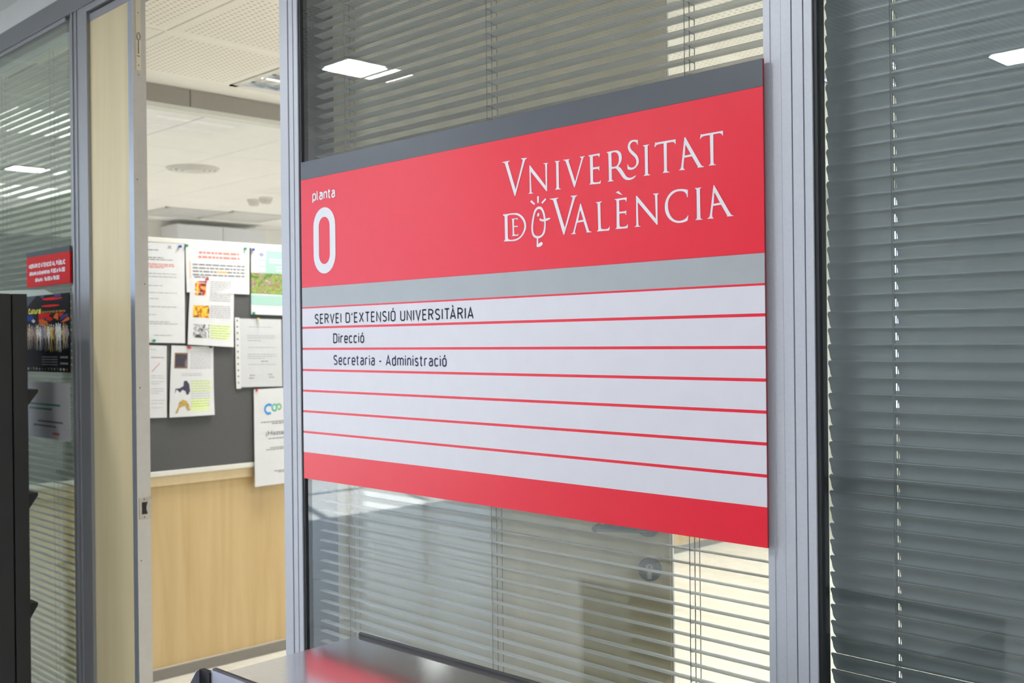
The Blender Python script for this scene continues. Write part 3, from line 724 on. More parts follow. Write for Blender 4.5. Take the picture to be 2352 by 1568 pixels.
LET = [
 ('V', CA, [[(118,298),(118,292),(280,262),(272,278),(250,290,s),(245,315,s),(405,860),(548,265,s),(545,238,s),(515,222),(518,214),(642,200),(640,210),(610,235,s),(590,275,s),(400,980),(388,995),(375,975),(185,340,s),(165,308,s)]]),
 ('N', CA, [[(690,364),(702,360),(1028,785),(1018,360,s),(1010,335,s),(980,324),(980,316),(1078,306),(1076,316),(1062,325,s),(1056,350,s),(1058,895),(1045,898),(716,485),(732,895,s),(742,925,s),(770,934),(766,941),(668,950),(670,942),(688,930,s),(697,895,s),(688,380)]]),
 ('I', CA, [[(1213,275),(1320,262),(1318,272),(1300,285,s),(1295,310,s),(1303,800,s),(1312,835,s),(1345,848),(1340,856),(1228,866),(1226,858),(1244,840,s),(1250,800,s),(1243,320,s),(1234,295,s),(1215,285)]]),
 ('V', CA, [[(1392,242),(1525,228),(1522,238),(1506,252,s),(1506,275,s),(1640,700),(1768,225,s),(1765,205,s),(1735,188),(1736,180),(1842,166),(1840,176),(1815,195,s),(1800,235,s),(1632,812),(1622,818),(1612,800),(1450,300,s),(1430,268,s),(1392,250)]]),
 ('E', CA, [[(1910,152),(2150,108),(2152,118),(2142,190),(2138,192),(2125,165,s),(2095,153,s),(2005,170),(2010,402),(2110,388,s),(2145,375),(2140,468),(2134,470),(2120,440,s),(2095,432,s),(2010,445),(2012,680,s),(2022,705,s),(2060,712,s),(2120,708,s),(2155,690,s),(2176,652),(2168,725),(2158,738),(1932,758),(1934,750),(1952,738,s),(1958,710,s),(1946,200,s),(1938,178,s),(1912,160)]]),
 ('R', CB, [[(-53,499),(0,487),(110,465,s),(165,470,s),(215,510,s),(237,590,s),(225,680,s),(170,775),(215,805,s),(270,880,s),(325,965,s),(385,992,s),(445,980,s),(512,942),(505,965,s),(450,1015,s),(380,1036,s),(310,1028,s),(255,985,s),(200,905,s),(145,832,s),(115,808),(42,825),(48,1010,s),(55,1035,s),(85,1050),(82,1056),(-32,1070),(-30,1060),(-14,1048,s),(-8,1020,s),(-22,545,s),(-32,518,s),(-52,507)],
            [(35,525),(60,505,s),(100,498,s),(145,515,s),(175,570,s),(182,640,s),(170,710,s),(135,765,s),(90,780,s),(45,780)]]),
 ('S', CB, [[(545,262),(548,270),(548,355),(540,360),(525,320,s),(495,300,s),(450,300,s),(410,335,s),(397,390,s),(420,445,s),(475,500,s),(535,565,s),(565,650,s),(555,730,s),(505,800,s),(440,835,s),(385,838,s),(348,825),(346,735),(356,732),(375,775,s),(420,797,s),(470,785,s),(510,740,s),(520,670,s),(495,605,s),(440,550,s),(385,490,s),(355,420,s),(362,345,s),(400,285,s),(460,262,s)]]),
 ('I', CB, [[(645,368),(765,347),(762,358),(742,372,s),(738,400,s),(745,890,s),(755,925,s),(790,935),(787,943),(662,957),(660,950),(683,930,s),(688,890,s),(680,420,s),(672,390,s),(648,378)]]),
 ('T', CB, [[(882,310),(900,315),(1278,250),(1278,335),(1270,350),(1255,318,s),(1215,302,s),(1105,320),(1110,820,s),(1118,865,s),(1160,880),(1158,888),(1026,900),(1026,892),(1048,872,s),(1055,820,s),(1045,330),(960,345,s),(910,362,s),(878,400),(867,400)]]),
 ('A', CB, [[(1446,212),(1462,210),(1730,680,s),(1765,740,s),(1785,762,s),(1820,775),(1818,785),(1700,798),(1702,770),(1590,578),(1442,608),(1428,760,s),(1432,810,s),(1452,832),(1450,840),(1340,850),(1342,842),(1370,820,s),(1388,760,s)], [(1465,350),(1572,540),(1452,566)]]),
 ('T', CB, [[(1762,150),(1780,158),(2190,85),(2190,170),(2182,185),(2165,150,s),(2120,133,s),(2003,155),(2008,680,s),(2018,725,s),(2060,738),(2058,746),(1916,760),(1916,752),(1942,730,s),(1950,680,s),(1937,168),(1840,185,s),(1785,205,s),(1755,243),(1745,243)]]),
 ('D', CC, [[(128,447),(135,440),(220,430),(340,413,s),(420,420,s),(500,470,s),(555,550,s),(577,650,s),(560,755,s),(500,860,s),(430,920,s),(350,950,s),(145,960),(148,952),(165,940,s),(170,905,s),(162,500,s),(155,470,s),(130,455)],
            [(218,475),(240,455,s),(300,445,s),(380,448,s),(450,480,s),(510,550,s),(540,640,s),(530,740,s),(480,840,s),(410,900,s),(330,925,s),(270,928,s),(235,915,s),(225,880,s)]]),
 ('E', CC, [[(296,525),(412,507),(413,515),(410,548),(404,548),(395,532,s),(380,530,s),(345,535),(345,662),(395,658,s),(412,652),(410,695),(404,690),(398,680,s),(380,680,s),(345,684),(348,815,s),(360,828,s),(400,828,s),(420,820,s),(430,808),(422,845),(412,850),(300,857),(302,850),(315,842,s),(318,815,s),(308,550,s),(300,532,s)]]),
 ('V', CC, [[(1030,138),(1198,116),(1195,128),(1170,140,s),(1163,165,s),(1323,700),(1470,135,s),(1468,110,s),(1435,90),(1436,82),(1562,68),(1560,80),(1532,100,s),(1515,140,s),(1315,820),(1305,833),(1292,820),(1105,190,s),(1085,160,s),(1032,148)]]),
 ('A', CC, [[(1618,240),(1628,230),(1636,245),(1780,720,s),(1800,758,s),(1840,774),(1838,782),(1742,788),(1742,760),(1685,578),(1560,600),(1523,750,s),(1520,790,s),(1538,808),(1535,815),(1445,822),(1448,812),(1475,795,s),(1492,755,s)], [(1620,355),(1680,540),(1578,560)]]),
 ('L', CC, [[(1920,205),(2040,188),(2038,198),(2015,212,s),(2008,235,s),(2020,690,s),(2032,715,s),(2070,725,s),(2130,720,s),(2165,705,s),(2192,662),(2182,740),(2170,750),(1940,768),(1942,760),(1962,745,s),(1968,710,s),(1955,250,s),(1948,225,s),(1922,213)]]),
 ('E', CD, [[(-67,398),(165,362),(166,372),(158,440),(150,445),(140,415,s),(110,405,s),(18,420),(22,640),(120,630,s),(160,615),(154,700),(148,705),(135,672,s),(110,665,s),(24,676),(28,890,s),(42,925,s),(90,930,s),(140,920,s),(165,905,s),(192,875),(182,950),(170,958),(-53,974),(-51,965),(-32,950,s),(-28,915,s),(-32,440,s),(-42,415,s),(-65,405)], [(-48,266),(4,238),(80,312),(78,316),(0,292)]]),
 ('N', CD, [[(345,335),(360,330),(728,775),(712,340,s),(702,312,s),(670,300),(672,292),(782,282),(780,292),(762,308,s),(757,340,s),(762,885),(745,890),(378,455),(390,860,s),(400,905,s),(435,920),(430,927),(320,935),(320,926),(345,910,s),(352,870,s),(345,360)]]),
 ('C', CD, [[(1345,215),(1345,355),(1330,360),(1315,300,s),(1270,255,s),(1200,242,s),(1110,260,s),(1030,320,s),(975,410,s),(960,520,s),(975,630,s),(1020,730,s),(1090,795,s),(1170,815,s),(1250,800,s),(1310,760,s),(1355,700),(1342,800),(1325,818),(1250,845,s),(1150,855,s),(1050,825,s),(970,760,s),(920,670,s),(900,560,s),(915,440,s),(965,330,s),(1040,250,s),(1140,208,s),(1250,203,s)]]),
 ('I', CD, [[(1480,185),(1608,170),(1606,180),(1582,195,s),(1578,225,s),(1588,730,s),(1598,770,s),(1633,785),(1630,792),(1490,800),(1490,792),(1515,775,s),(1520,735,s),(1512,235,s),(1505,205,s),(1482,195)]]),
 ('A', CD, [[(1838,128),(1850,125),(2120,600,s),(2160,665,s),(2190,700,s),(2228,712),(2226,720),(2103,733),(2100,705),(1985,503),(1830,528),(1815,680,s),(1820,740,s),(1842,762),(1840,770),(1720,775),(1722,767),(1755,745,s),(1775,680,s)], [(1855,260),(1965,465),(1842,488)]]),
]
for ch_, (org, scl), loops in LET: sgl('letter', loops, org, scl)
sm = lambda L_: [(*p, 1) for p in L_]
sgl('emblem', [sm([(835,285),(885,310),(925,390),(948,500),(955,620),(950,730),(930,810),(880,870),(815,902),(750,892),(700,840),(680,750),(680,640),(700,500),(730,380),(775,310)]),
               sm([(830,335),(870,360),(900,430),(918,530),(925,620),(918,720),(895,800),(855,845),(800,858),(750,840),(720,790),(710,710),(718,590),(740,460),(765,385),(795,345)])], *CC)
sgl('emblem', [[(782,888),(812,890),(808,1010),(850,980,s),(880,973,s),(897,1000,s),(880,1035,s),(830,1065,s),(785,1068),(780,1060)]], *CC, d=.0004)
sgl('emblem', [sm([(815,410),(830,420),(831,445),(820,472),(805,481),(791,472),(790,448),(800,420)])], *CC)
sgl('emblem', [[(835,525),(850,518,s),(870,530,s),(910,533,s),(1000,508,s),(1035,505,s),(1042,515,s),(1010,545,s),(940,570,s),(885,575,s),(850,562,s),(833,540,s)]], *CC, d=.0005)
for ry in ([(655,198),(678,162),(746,230),(735,258)], [(788,92),(824,86),(822,215),(792,220)], [(872,210),(948,124),(965,155),(886,236)]): sgl('emblem', [ry], *CC)

def line_text(txt, pl, pr, ptop_l, sw, gap, space, m, name='lettering'):
    a, b = S2(*pl), S2(*pr); h = S2(pl[0], ptop_l)[1]-a[1]
    mono_text(txt, a[0], b[0], (a[1]+b[1])/2, (a[1]+b[1])/2, h, sw, gap, space, onsign, name, m, sign)
line_text("SERVEI D'EXTENSIÓ UNIVERSITÀRIA", (723.3, 743.6), (1087.8, 732.4), 720.5, .0028, .25, .36, NAVY)
line_text('Direcció', (765.6, 788.4), (836.3, 787.6), 765.4, .0028, .24, .25, NAVY)
line_text('Secretaria - Administració', (766.4, 837.8), (1026, 842.4), 814.5, .0028, .24, .34, mat('blue_grey_lettering', (.025, .035, .09), .6, spec=.25))
a = S2(717.8, 462.0); b = S2(770.1, 453.2); h = S2(729.5, 437)[1]-S2(729.5, 459.7)[1]
mono_text('planta', a[0], b[0], (a[1]+b[1])/2-.0002, (a[1]+b[1])/2-.0002, h*1.02, .0037, .20, .2, onsign, 'lettering', LETTERW, sign)
za, zb = S2(745, 475.7)[1], S2(745, 628)[1]; xa, xb = S2(720.3, 550)[0], S2(770.4, 550)[0]
sw0 = S2(732.6, 550)[0]-xa
def stad(x0, x1, z0, z1, r):
    o = oval(x1-x0, z1-z0, 0, r); return [(x0+p[0], z0+p[1]) for p in o]
cw = xb-xa
curve_fill('numeral', [stad(xa, xb, zb, za, cw*.499), stad(xa+sw0, xb-sw0, zb+sw0, za-sw0, (cw-2*sw0)*.499)], .0003, LETTERW, sign, lambda a, b, c: (a, -.0005+c*.5, b))

# ------------------------------------------------------------------ small opening-hours sign on the left glass
q = [at(61, 582, 1, -.0), at(160, 563, 1, -.0), at(161, 649, 1, -.0), at(62, 661, 1, -.0)]
hx0, hx1 = (q[0].x+q[3].x)/2, (q[1].x+q[2].x)/2; hz1, hz0 = (q[0].z+q[1].z)/2, (q[2].z+q[3].z)/2
hs = empty('opening_hours_sign', (0, 0, 0)); tag(hs, 'small red opening-hours sign with grey top strip on the left glass', 'sign')
hh_ = hz1-hz0
box('red_panel', hx0, hx1, 0, .006, hz0, hz1-hh_*.145, REDS, hs)
box('header_strip', hx0, hx1, 0, .006, hz1-hh_*.145+.0003, hz1, DKS, hs)
on0 = lambda a, b, d: (a, -.0004-d, b)
def H2(px, py): p = at(px, py, 1, 0); return (p.x, p.z)
hw = hx1-hx0
for txt, f0, f1, zb_, fh in (("HORARI D'ATENCIÓ AL PÚBLIC", .06, .905, .475, .13), ('dilluns a divendres: 9:00 a 14:00', .075, .895, .675, .125), ('dilluns : 16:00 a 18:00', .21, .77, .87, .12)):
    mono_text(txt, hx0+hw*f0, hx0+hw*f1, hz1-hh_*zb_, hz1-hh_*zb_, hh_*fh, .0036, .25, .25, on0, 'lettering', LETTERW, hs)

# magazine cover poster taped to the left glass
q = [at(61, 679, 1, .0), at(157, 674, 1, .0), at(158, 856, 1, .0), at(63, 852, 1, .0)]
mx0, mx1 = (q[0].x+q[3].x)/2-.03, (q[1].x+q[2].x)/2; mz1, mz0 = (q[0].z+q[1].z)/2, (q[2].z+q[3].z)/2
mg = empty('poster', (0, .003, 0)); tag(mg, 'dark poster with yellow title and a crowd of figures on the left glass', 'poster')
mw, mh = mx1-mx0, mz1-mz0
box('sheet', mx0, mx1, .0, .003, mz0, mz1, mat('poster_black', (.012, .012, .015), .6, spec=.1), mg)
def mq(name, u0, u1, v0, v1, m, off=.0004):
    return box(name, mx0+mw*u0, mx0+mw*u1, -off, 0, mz1-mh*v1, mz1-mh*v0, m, mg)
def mpoly(name, pts, m, off=.0005):
    return curve_fill(name, [[(mx0+mw*u_, mz1-mh*v_) for u_, v_ in pts]], .0002, m, mg, lambda a, b, c: (a, -off+c*.3, b))
PR, PO, PB_, PU, PGY = mat('poster_red', (.55, .02, .015), .6, spec=.1), mat('poster_orange', (.60, .13, .03), .6, spec=.1), mat('poster_blue', (.01, .035, .25), .6, spec=.1), mat('poster_indigo', (.06, .05, .16), .6, spec=.1), mat('poster_grey', (.06, .075, .09), .6, spec=.1)
mpoly('print_shape', [(0, 0), (.30, 0), (0, .18)], PGY); mpoly('print_shape', [(.34, 0), (.48, 0), (.44, .05)], PU); mpoly('print_shape', [(.68, .0), (.84, 0), (.82, .05), (.70, .05)], PU)
mpoly('print_shape', [(.42+.22*(1+math.cos(t*PI/8)), .055+.018*math.sin(t*PI/8)) for t in range(16)], PR)
mpoly('print_shape', [(.40+.20*(1+math.cos(t*PI/8)), .145+.014*math.sin(t*PI/8)) for t in range(16)], PR)
mpoly('print_shape', [(.02+.10*(1+math.cos(t*PI/8)), .29+.04*math.sin(t*PI/8)) for t in range(16)], PB_)
mpoly('print_shape', [(.34, .235), (.62, .245), (.56, .275), (.46, .30), (.335, .325)], PR, .00046)
mpoly('print_shape', [(.335, .325), (.42, .31), (.55, .355), (.50, .385), (.36, .395)], PO, .00046)
mpoly('print_shape', [(.48, .275), (.58, .28), (.66, .315), (.60, .345), (.50, .325)], PR, .00048)
mpoly('print_shape', [(.72, .245), (.77, .245), (.77, .335), (.66, .30)], PO, .00048); mpoly('print_shape', [(.78, .245), (.89, .245), (.80, .30)], PR, .00048)
mpoly('print_shape', [(.82, .365), (.97, .30), (1, .31), (1, .34), (.88, .365)], PO, .00048)
mpoly('print_shape', [(.84, .27), (.98, .255), (.98, .29), (.80, .345)], PU, .00044); mpoly('print_shape', [(.42, .31), (.50, .285), (.53, .335)], PU, .0005)
mpoly('print_shape', [(.17, .33), (.22, .305), (.265, .335), (.22, .36)], mat('poster_pale', (.55, .50, .58), .6, spec=.1), .0005)
mpoly('print_shape', [(.0, .36), (.06, .33), (.07, .385), (0, .42)], PU, .0005)
crowd = patchy('crowd_print', [(0, (.01, .01, .015)), (.30, (.05, .04, .05)), (.42, (.18, .09, .04)), (.55, (.40, .38, .36)), (.68, (.62, .64, .63)), (.80, (.02, .02, .06)), (.92, (.45, .38, .10))], 42, .4, (1.6, 1, .55))
rnd = random.Random(3)
figs = [(.60, .62, .60), (.30, .25, .28), (.55, .44, .10), (.35, .30, .28), (.55, .50, .50), (.62, .66, .64), (.28, .17, .08), (.20, .12, .05), (.42, .34, .18), (.66, .68, .66), (.10, .15, .18), (.25, .22, .28)]
def fm(k): return mat('crowd_tone_%s' % 'abcdefghijkl'[k % 12], figs[k % 12], .6, noise=.5, nscale=190, spec=.1)
for row, (n_, hz0_, wd0, bt0) in enumerate(((19, .375, .050, .60), (15, .40, .072, .73))):
    for k in range(n_):
        u0 = (k+.3*row)/n_*.95+rnd.uniform(-.008, .008); m_ = fm(k*5+row*3+int(rnd.uniform(0, 3)))
        hz = hz0_+rnd.uniform(0, .035); wd = wd0*rnd.uniform(.8, 1.15); off = .0005+.0001*row+k*2e-6
        mpoly('figure_print', [(u0+wd*.5+wd*.27*math.cos(t*PI/5), hz+.015*math.sin(t*PI/5)) for t in range(10)], m_, off)
        bt = bt0+rnd.uniform(-.03, .02); tw = rnd.uniform(-.02, .02); ar = rnd.choice((-1, 1))
        mpoly('figure_print', [(u0+wd*.25, hz+.018), (u0+wd*.80, hz+.018), (u0+wd*1.0, hz+.06), (u0+wd*1.1, hz+.12), (u0+wd*.85, hz+.10), (u0+wd*.75+tw, hz+.17), (u0+wd*.95+tw, bt-.03), (u0+wd*.75+tw, bt), (u0+wd*.55+tw, bt-.08), (u0+wd*.35+tw, bt), (u0+wd*.1+tw, bt-.02), (u0+wd*.25, hz+.16), (u0+wd*.18, hz+.10), (u0-wd*.1*ar, hz+.13), (u0, hz+.06)], m_, off)
for k in range(14):
    u0 = .06+k*.066; mpoly('figure_print', [(u0, .955+rnd.uniform(-.02, .01)), (u0+.03, .945), (u0+.05, .965), (u0+.02, .985)], fm(k*7), .0006)
for k in range(4): mq('text_line', .40, .74, .800+.033*k, .812+.033*k, mat('poster_text_grey', (.30, .30, .30), .5))
for k in range(2): mq('text_line', .80, .96, .795+.08*k, .82+.08*k, MC['poster_text_grey'])
onm = lambda a, b, d: (a, -.0007-d, b)
mono_text('Cultural', mx0+mw*.11, mx0+mw*.40, mz1-mh*.240, mz1-mh*.240, mh*.075, .0042, .20, .2, onm, 'lettering', mat('yellow_print', (.72, .66, .02), .4), mg)
mono_text('de la Universitat de Valencia', mx0+mw*.42, mx0+mw*.92, mz1-mh*.235, mz1-mh*.235, mh*.030, .0013, .2, .25, onm, 'lettering', mat('ochre_print', (.50, .34, .02), .4), mg)

# sheet under the poster, fixed behind the glass (its back shows)
q0, q1, q2, q3 = at(62, 872, 1, .003), at(166, 872, 1, .003), at(167, 992, 1, .003), at(64, 1000, 1, .003)
nl = empty('notice', (0, .0035, 0)); tag(nl, 'white notice sheet on the left glass below the dark poster', 'notice')
nx0, nx1, nz1_, nz0_ = q0.x-.02, min(q1.x, xl[0]-.016), q0.z-.004, q3.z
box('sheet', nx0, nx1, 0, .0008, nz0_, nz1_, PAPER, nl)
gt = mat('green_print', (.05, .26, .18), .6); nw, nh = nx1-nx0, nz1_-nz0_
for v, u0, u1, m_ in ((.38, .1, .80, gt), (.46, .1, .62, gt), (.68, .30, .85, INK), (.76, .2, .70, INK)):
    box('text_line', nx0+nw*u0, nx0+nw*u1, -.0004, 0, nz1_-nh*(v+.035), nz1_-nh*v, m_, nl)
box('text_line', nx0+nw*.62, nx0+nw*.78, -.0004, 0, nz0_+nh*.08, nz0_+nh*.12, mat('red_print', (.6, .10, .10), .6), nl)

# sheet whose top shows above the poster
us = empty('notice', (0, .0135, 0)); tag(us, 'white sheet with a cut corner just above the dark poster, behind the left glass', 'notice')
up = [at(-30, 676, 1, .0135), at(-30, 669, 1, .0135), at(100, 664, 1, .0135), at(124, 676, 1, .0135), at(124, 730, 1, .0135), at(-30, 730, 1, .0135)]
bm = bmesh.new(); prism_axis(bm, [(p_.x, p_.z) for p_ in up], 'y', 0, .0008); bm_obj('sheet', bm, PAPER, us)

# ------------------------------------------------------------------ notice board and what is pinned on it
BZ0, BZ1 = at(347, 1097, 0, X0+.03).z, PZ
BF = X0+.024                                # felt face
nb = empty('notice_board', (X0, 1.2, BZ0)); tag(nb, 'long grey felt notice board with ivory frame on the maple partition', 'notice board')
by0, by1 = .14, 2.35
adopt(box('felt_panel', X0, BF, by0, by1, BZ0+.004, BZ1-.004, FELT), nb)
fw = .024
for nm, a in (('frame', (X0, X0+.026, by0, by1, BZ1-fw, BZ1)), ('frame', (X0, X0+.026, by0, by1, BZ0, BZ0+fw)), ('frame', (X0, X0+.026, by0-fw, by0, BZ0, BZ1)), ('frame', (X0, X0+.026, by1, by1+fw, BZ0, BZ1))):
    adopt(box(nm, *a, FRAMEW, bev=.003), nb)
def B2(px, py, off=.003): p = at(px, py, 0, BF+off); return (p.y, p.z)
def sheet(label, cs, off=.003, m=PAPER, curl=.004, cat='notice', name='notice', group=None):
    """cs: TL, TR, BR, BL picture points on the board plane; the sheet bows a little off the felt"""
    c = [Vector(B2(*p, off)) for p in cs]
    cy = sum(v.x for v in c)/4; cz = sum(v.y for v in c)/4
    r = empty(name, (BF+off, cy, cz)); tag(r, label, cat, group)
    NU, NV = 4, 6; V, F = [], []
    for side in (0, 1):
        for j in range(NV+1):
            for i in range(NU+1):
                u_, v_ = i/NU, j/NV
                p = c[0]*(1-u_)*(1-v_)+c[1]*u_*(1-v_)+c[2]*u_*v_+c[3]*(1-u_)*v_
                V.append((curl*(math.sin(PI*u_)*.5+v_*v_)*(.4+.6*v_)-side*.0005, p.x-cy, p.y-cz))
    n1 = (NU+1)*(NV+1)
    for j in range(NV):
        for i in range(NU):
            k = j*(NU+1)+i; F.append((k, k+1, k+NU+2, k+NU+1)); F.append((n1+k, n1+k+NU+1, n1+k+NU+2, n1+k+1))
    rim = [i for i in range(NU+1)]+[(NU+1)*j+NU for j in range(1, NV+1)]+[NV*(NU+1)+i for i in range(NU-1, -1, -1)]+[(NU+1)*j for j in range(NV-1, 0, -1)]
    for a, b in zip(rim, rim[1:]+rim[:1]): F.append((a, n1+a, n1+b, b))
    mesh_obj('sheet', V, F, m, r)
    def surf(u_, v_, d=.0004):
        p = c[0]*(1-u_)*(1-v_)+c[1]*u_*(1-v_)+c[2]*u_*v_+c[3]*(1-u_)*v_
        return (curl*(math.sin(PI*u_)*.5+v_*v_)*(.4+.6*v_)+d, p.x-cy, p.y-cz)
    r['_w'] = (c[1]-c[0]).length
    return r, surf
def patch(r, surf, u0, u1, v0, v1, m, name='print', d=.0005, nu=4, nv=4):
    V = [surf(u0+(u1-u0)*i/nu, v0+(v1-v0)*j/nv, d) for j in range(nv+1) for i in range(nu+1)]
    F = [(j*(nu+1)+i, j*(nu+1)+i+1, (j+1)*(nu+1)+i+1, (j+1)*(nu+1)+i) for j in range(nv) for i in range(nu)]
    return mesh_obj(name, V, F, m, r)
def lines_(r, surf, rows, m, th=.010, name='text_line', words=True, seed=0):
    """rows: (v, u0, u1); one mesh of broken word bars per sheet block"""
    rg = random.Random(seed); V, F = [], []
    for v, u0, u1 in rows:
        x = u0
        while x < u1:
            L_ = min(rg.uniform(.03, .11), u1-x) if words else u1-x
            k = len(V); ns = 1
            for (a, b) in ((x, v-th/2), (x+L_, v-th/2), (x+L_, v+th/2), (x, v+th/2)): V.append(surf(a, b, .0007))
            F.append((k, k+1, k+2, k+3)); x += L_+.014
    o = mesh_obj(name, V, F, m, r); o['kind'] = 'stuff'; return o
REDP = mat('pale_red_print', (.66, .22, .20), .7); LIME = mat('lime_highlight', (.66, .80, .28), .6); ORG = mat('orange_print', (.85, .42, .12), .6)
INKL = mat('pale_grey_print', (.36, .36, .38), .7); INKD = mat('dark_print', (.10, .10, .12), .6)

# 1 tall letter at the far left
r, f = sheet('tall white letter with red paragraph, leftmost at the top of the notice board', [(300, 554), (424, 560), (424.5, 788), (302, 786)], off=.003)
lines_(r, f, [(.075, .25, .50), (.15, .25, .60), (.17, .25, .78)], INK, .008, seed=1); lines_(r, f, [(.215, .25, .80), (.232, .25, .80), (.248, .25, .60)], REDP, .009, seed=2)
lines_(r, f, [(.31, .25, .84), (.34, .25, .84), (.43, .25, .58), (.50, .25, .85), (.56, .25, .50), (.64, .25, .85), (.72, .25, .45), (.79, .25, .70), (.81, .25, .85), (.925, .40, .75)], INKL, .007, seed=3)
patch(r, f, .66, .76, .05, .055, INKL); patch(r, f, .68, .74, .025, .05, INKL)
# 2 landscape notice
r, f = sheet('landscape white notice with red heading and boxed paragraph, top of the board', [(426, 559), (573, 567), (572, 676), (428, 671)], off=.0045)
lines_(r, f, [(.17, .20, .83), (.26, .19, .84)], mat('red_heading_print', (.80, .22, .18), .6), .045, seed=4)
lines_(r, f, [(.42, .10, .92), (.49, .10, .92), (.56, .10, .92), (.63, .10, .92), (.68, .12, .34)], INK, .030, seed=5); patch(r, f, .46, .64, .54, .575, ORG, d=.0009)
patch(r, f, .055, .065, .36, .70, ORG); patch(r, f, .945, .955, .36, .70, ORG)
# 3 programme with three pictures
im1 = patchy('picture_red_on_black', [(0, (.02, .02, .02)), (.42, (.05, .02, .02)), (.50, (.75, .05, .03)), (.62, (.9, .5, .08)), (.75, (.03, .03, .03))], 38, .5, kind='NOISE', seed=1)
im2 = patchy('picture_orange_flames', [(0, (.02, .01, .01)), (.38, (.10, .03, .01)), (.50, (.85, .35, .02)), (.62, (.95, .65, .05)), (.80, (.3, .05, .01))], 40, .5, kind='NOISE', seed=2)
im3 = patchy('picture_black_and_white', [(0, (.02, .02, .02)), (.44, (.06, .06, .06)), (.50, (.75, .75, .75)), (.56, (.15, .15, .17)), (.70, (.8, .8, .8))], 34, .5, kind='NOISE', seed=3)
im4 = patchy('picture_dark_violet', [(0, (.02, .015, .02)), (.45, (.05, .04, .06)), (.60, (.12, .10, .15)), (.8, (.45, .44, .48))], 20, .5, kind='NOISE', seed=4)
im5 = patchy('picture_black_figure', [(0, (.02, .02, .03)), (.5, (.10, .09, .14)), (.58, (.8, .8, .8)), (1, (.85, .85, .85))], 26, .5, kind='NOISE', seed=9)
im6 = patchy('picture_gold_runner', [(0, (.55, .38, .05)), (.40, (.75, .55, .12)), (.50, (.10, .07, .05)), (.58, (.82, .82, .8)), (1, (.85, .85, .85))], 30, .5, kind='NOISE', seed=6)
r, f = sheet('white programme sheet with red, orange and black pictures and a lime-marked paragraph', [(438, 637), (538, 641), (535, 797), (429, 791)], off=.0075, curl=.008)
patch(r, f, .11, .35, .08, .26, im1); patch(r, f, .09, .44, .41, .59, im2); patch(r, f, .11, .45, .69, .89, im3)
patch(r, f, .135, .18, .05, .25, mat('orange_ribbon', (.95, .55, .05), .5), d=.0009, nu=1); patch(r, f, .17, .36, .05, .065, MC['orange_ribbon'] if False else PR, d=.0009)
lines_(r, f, [(.05+.028*k, .44, .92) for k in range(11)]+[(.41+.028*k, .46, .92) for k in range(7)], INKL, .010, seed=6)
for k in range(6):
    patch(r, f, .47, .94-.03*(k % 3), .69+.036*k, .716+.036*k, LIME, nu=2, nv=1)
lines_(r, f, [(.703+.036*k, .48, .90-.03*(k % 3)) for k in range(6)], INK, .006, seed=7)
# 4 mint poster
MINT = mat('mint_print', (.34, .54, .48), .6)
r, f = sheet('mint green poster with a vineyard photograph, right end of the board', [(577, 567), (668, 573), (667, 725), (576, 721.5)], off=.004, cat='poster', name='poster')
patch(r, f, .18, 1, .04, .375, MINT); patch(r, f, .0, 1, .38, .69, patchy('vineyard_picture', [(0, (.03, .07, .01)), (.40, (.09, .20, .03)), (.49, (.28, .42, .08)), (.56, (.24, .13, .08)), (.7, (.45, .45, .38))], 26, .5, (1, 1, 2.2), kind='NOISE', seed=5))
patch(r, f, .0, 1, .71, .86, MINT); patch(r, f, .14, .36, .05, .18, PAPER, d=.0008); 
NAV2 = mat('navy_print', (.03, .05, .30), .6)
V = [f(.25, .075, .001), f(.31, .105, .001), f(.25, .135, .001), f(.19, .105, .001)]; mesh_obj('logo', V, [(0, 1, 2, 3)], NAV2, r)
V = [f(.25, .092, .0012), f(.276, .105, .0012), f(.25, .118, .0012), f(.224, .105, .0012)]; mesh_obj('logo', V, [(0, 1, 2, 3)], PAPER, r)
patch(r, f, .15, .35, .20, .27, PAPER, d=.0008); patch(r, f, .15, .35, .29, .36, PAPER, d=.0008)
lines_(r, f, [(.235, .18, .32), (.325, .18, .32)], INKL, .03, seed=8)
lines_(r, f, [(.17, .44, 1), (.21, .44, 1), (.28, .60, 1), (.33, .62, 1)], PAPER, .022, seed=9)
# 5 sleeve
r, f = sheet('document in a clear punched sleeve, right side of the board under the mint poster', [(549, 731), (646, 733.5), (648, 887), (552, 889)], off=.006, curl=.002)
patch(r, f, -.09, 1.01, -.012, 1.02, glass('clear_plastic_sleeve', (.985, .99, .99)), 'plastic_sleeve', d=.0022)
patch(r, f, -.10, .01, -.012, 1.02, mat('sleeve_strip', (.72, .72, .72), .5), 'punched_strip', d=.0016, nu=1, nv=6)
for k in range(22): 
    if k % 2 == 0: patch(r, f, -.07, -.03, .02+.045*k, .045+.045*k, mat('punch_hole_grey', (.30, .30, .30), .8), 'punch_hole', d=.0028, nu=1, nv=1)
lines_(r, f, [(.12, .22, .78), (.25, .18, .86), (.28, .18, .86), (.32, .18, .50), (.42, .20, .84), (.52, .18, .86), (.55, .18, .86), (.58, .18, .60), (.67, .18, .86)], INKL, .007, seed=10)
lines_(r, f, [(.625, .50, .66)], INK, .012, seed=11); patch(r, f, .20, .34, .80, .88, INKL, d=.0006, nu=2, nv=1) if False else lines_(r, f, [(.83, .22, .34), (.87, .20, .32), (.82, .66, .76), (.86, .68, .80)], INKL, .02, seed=12)
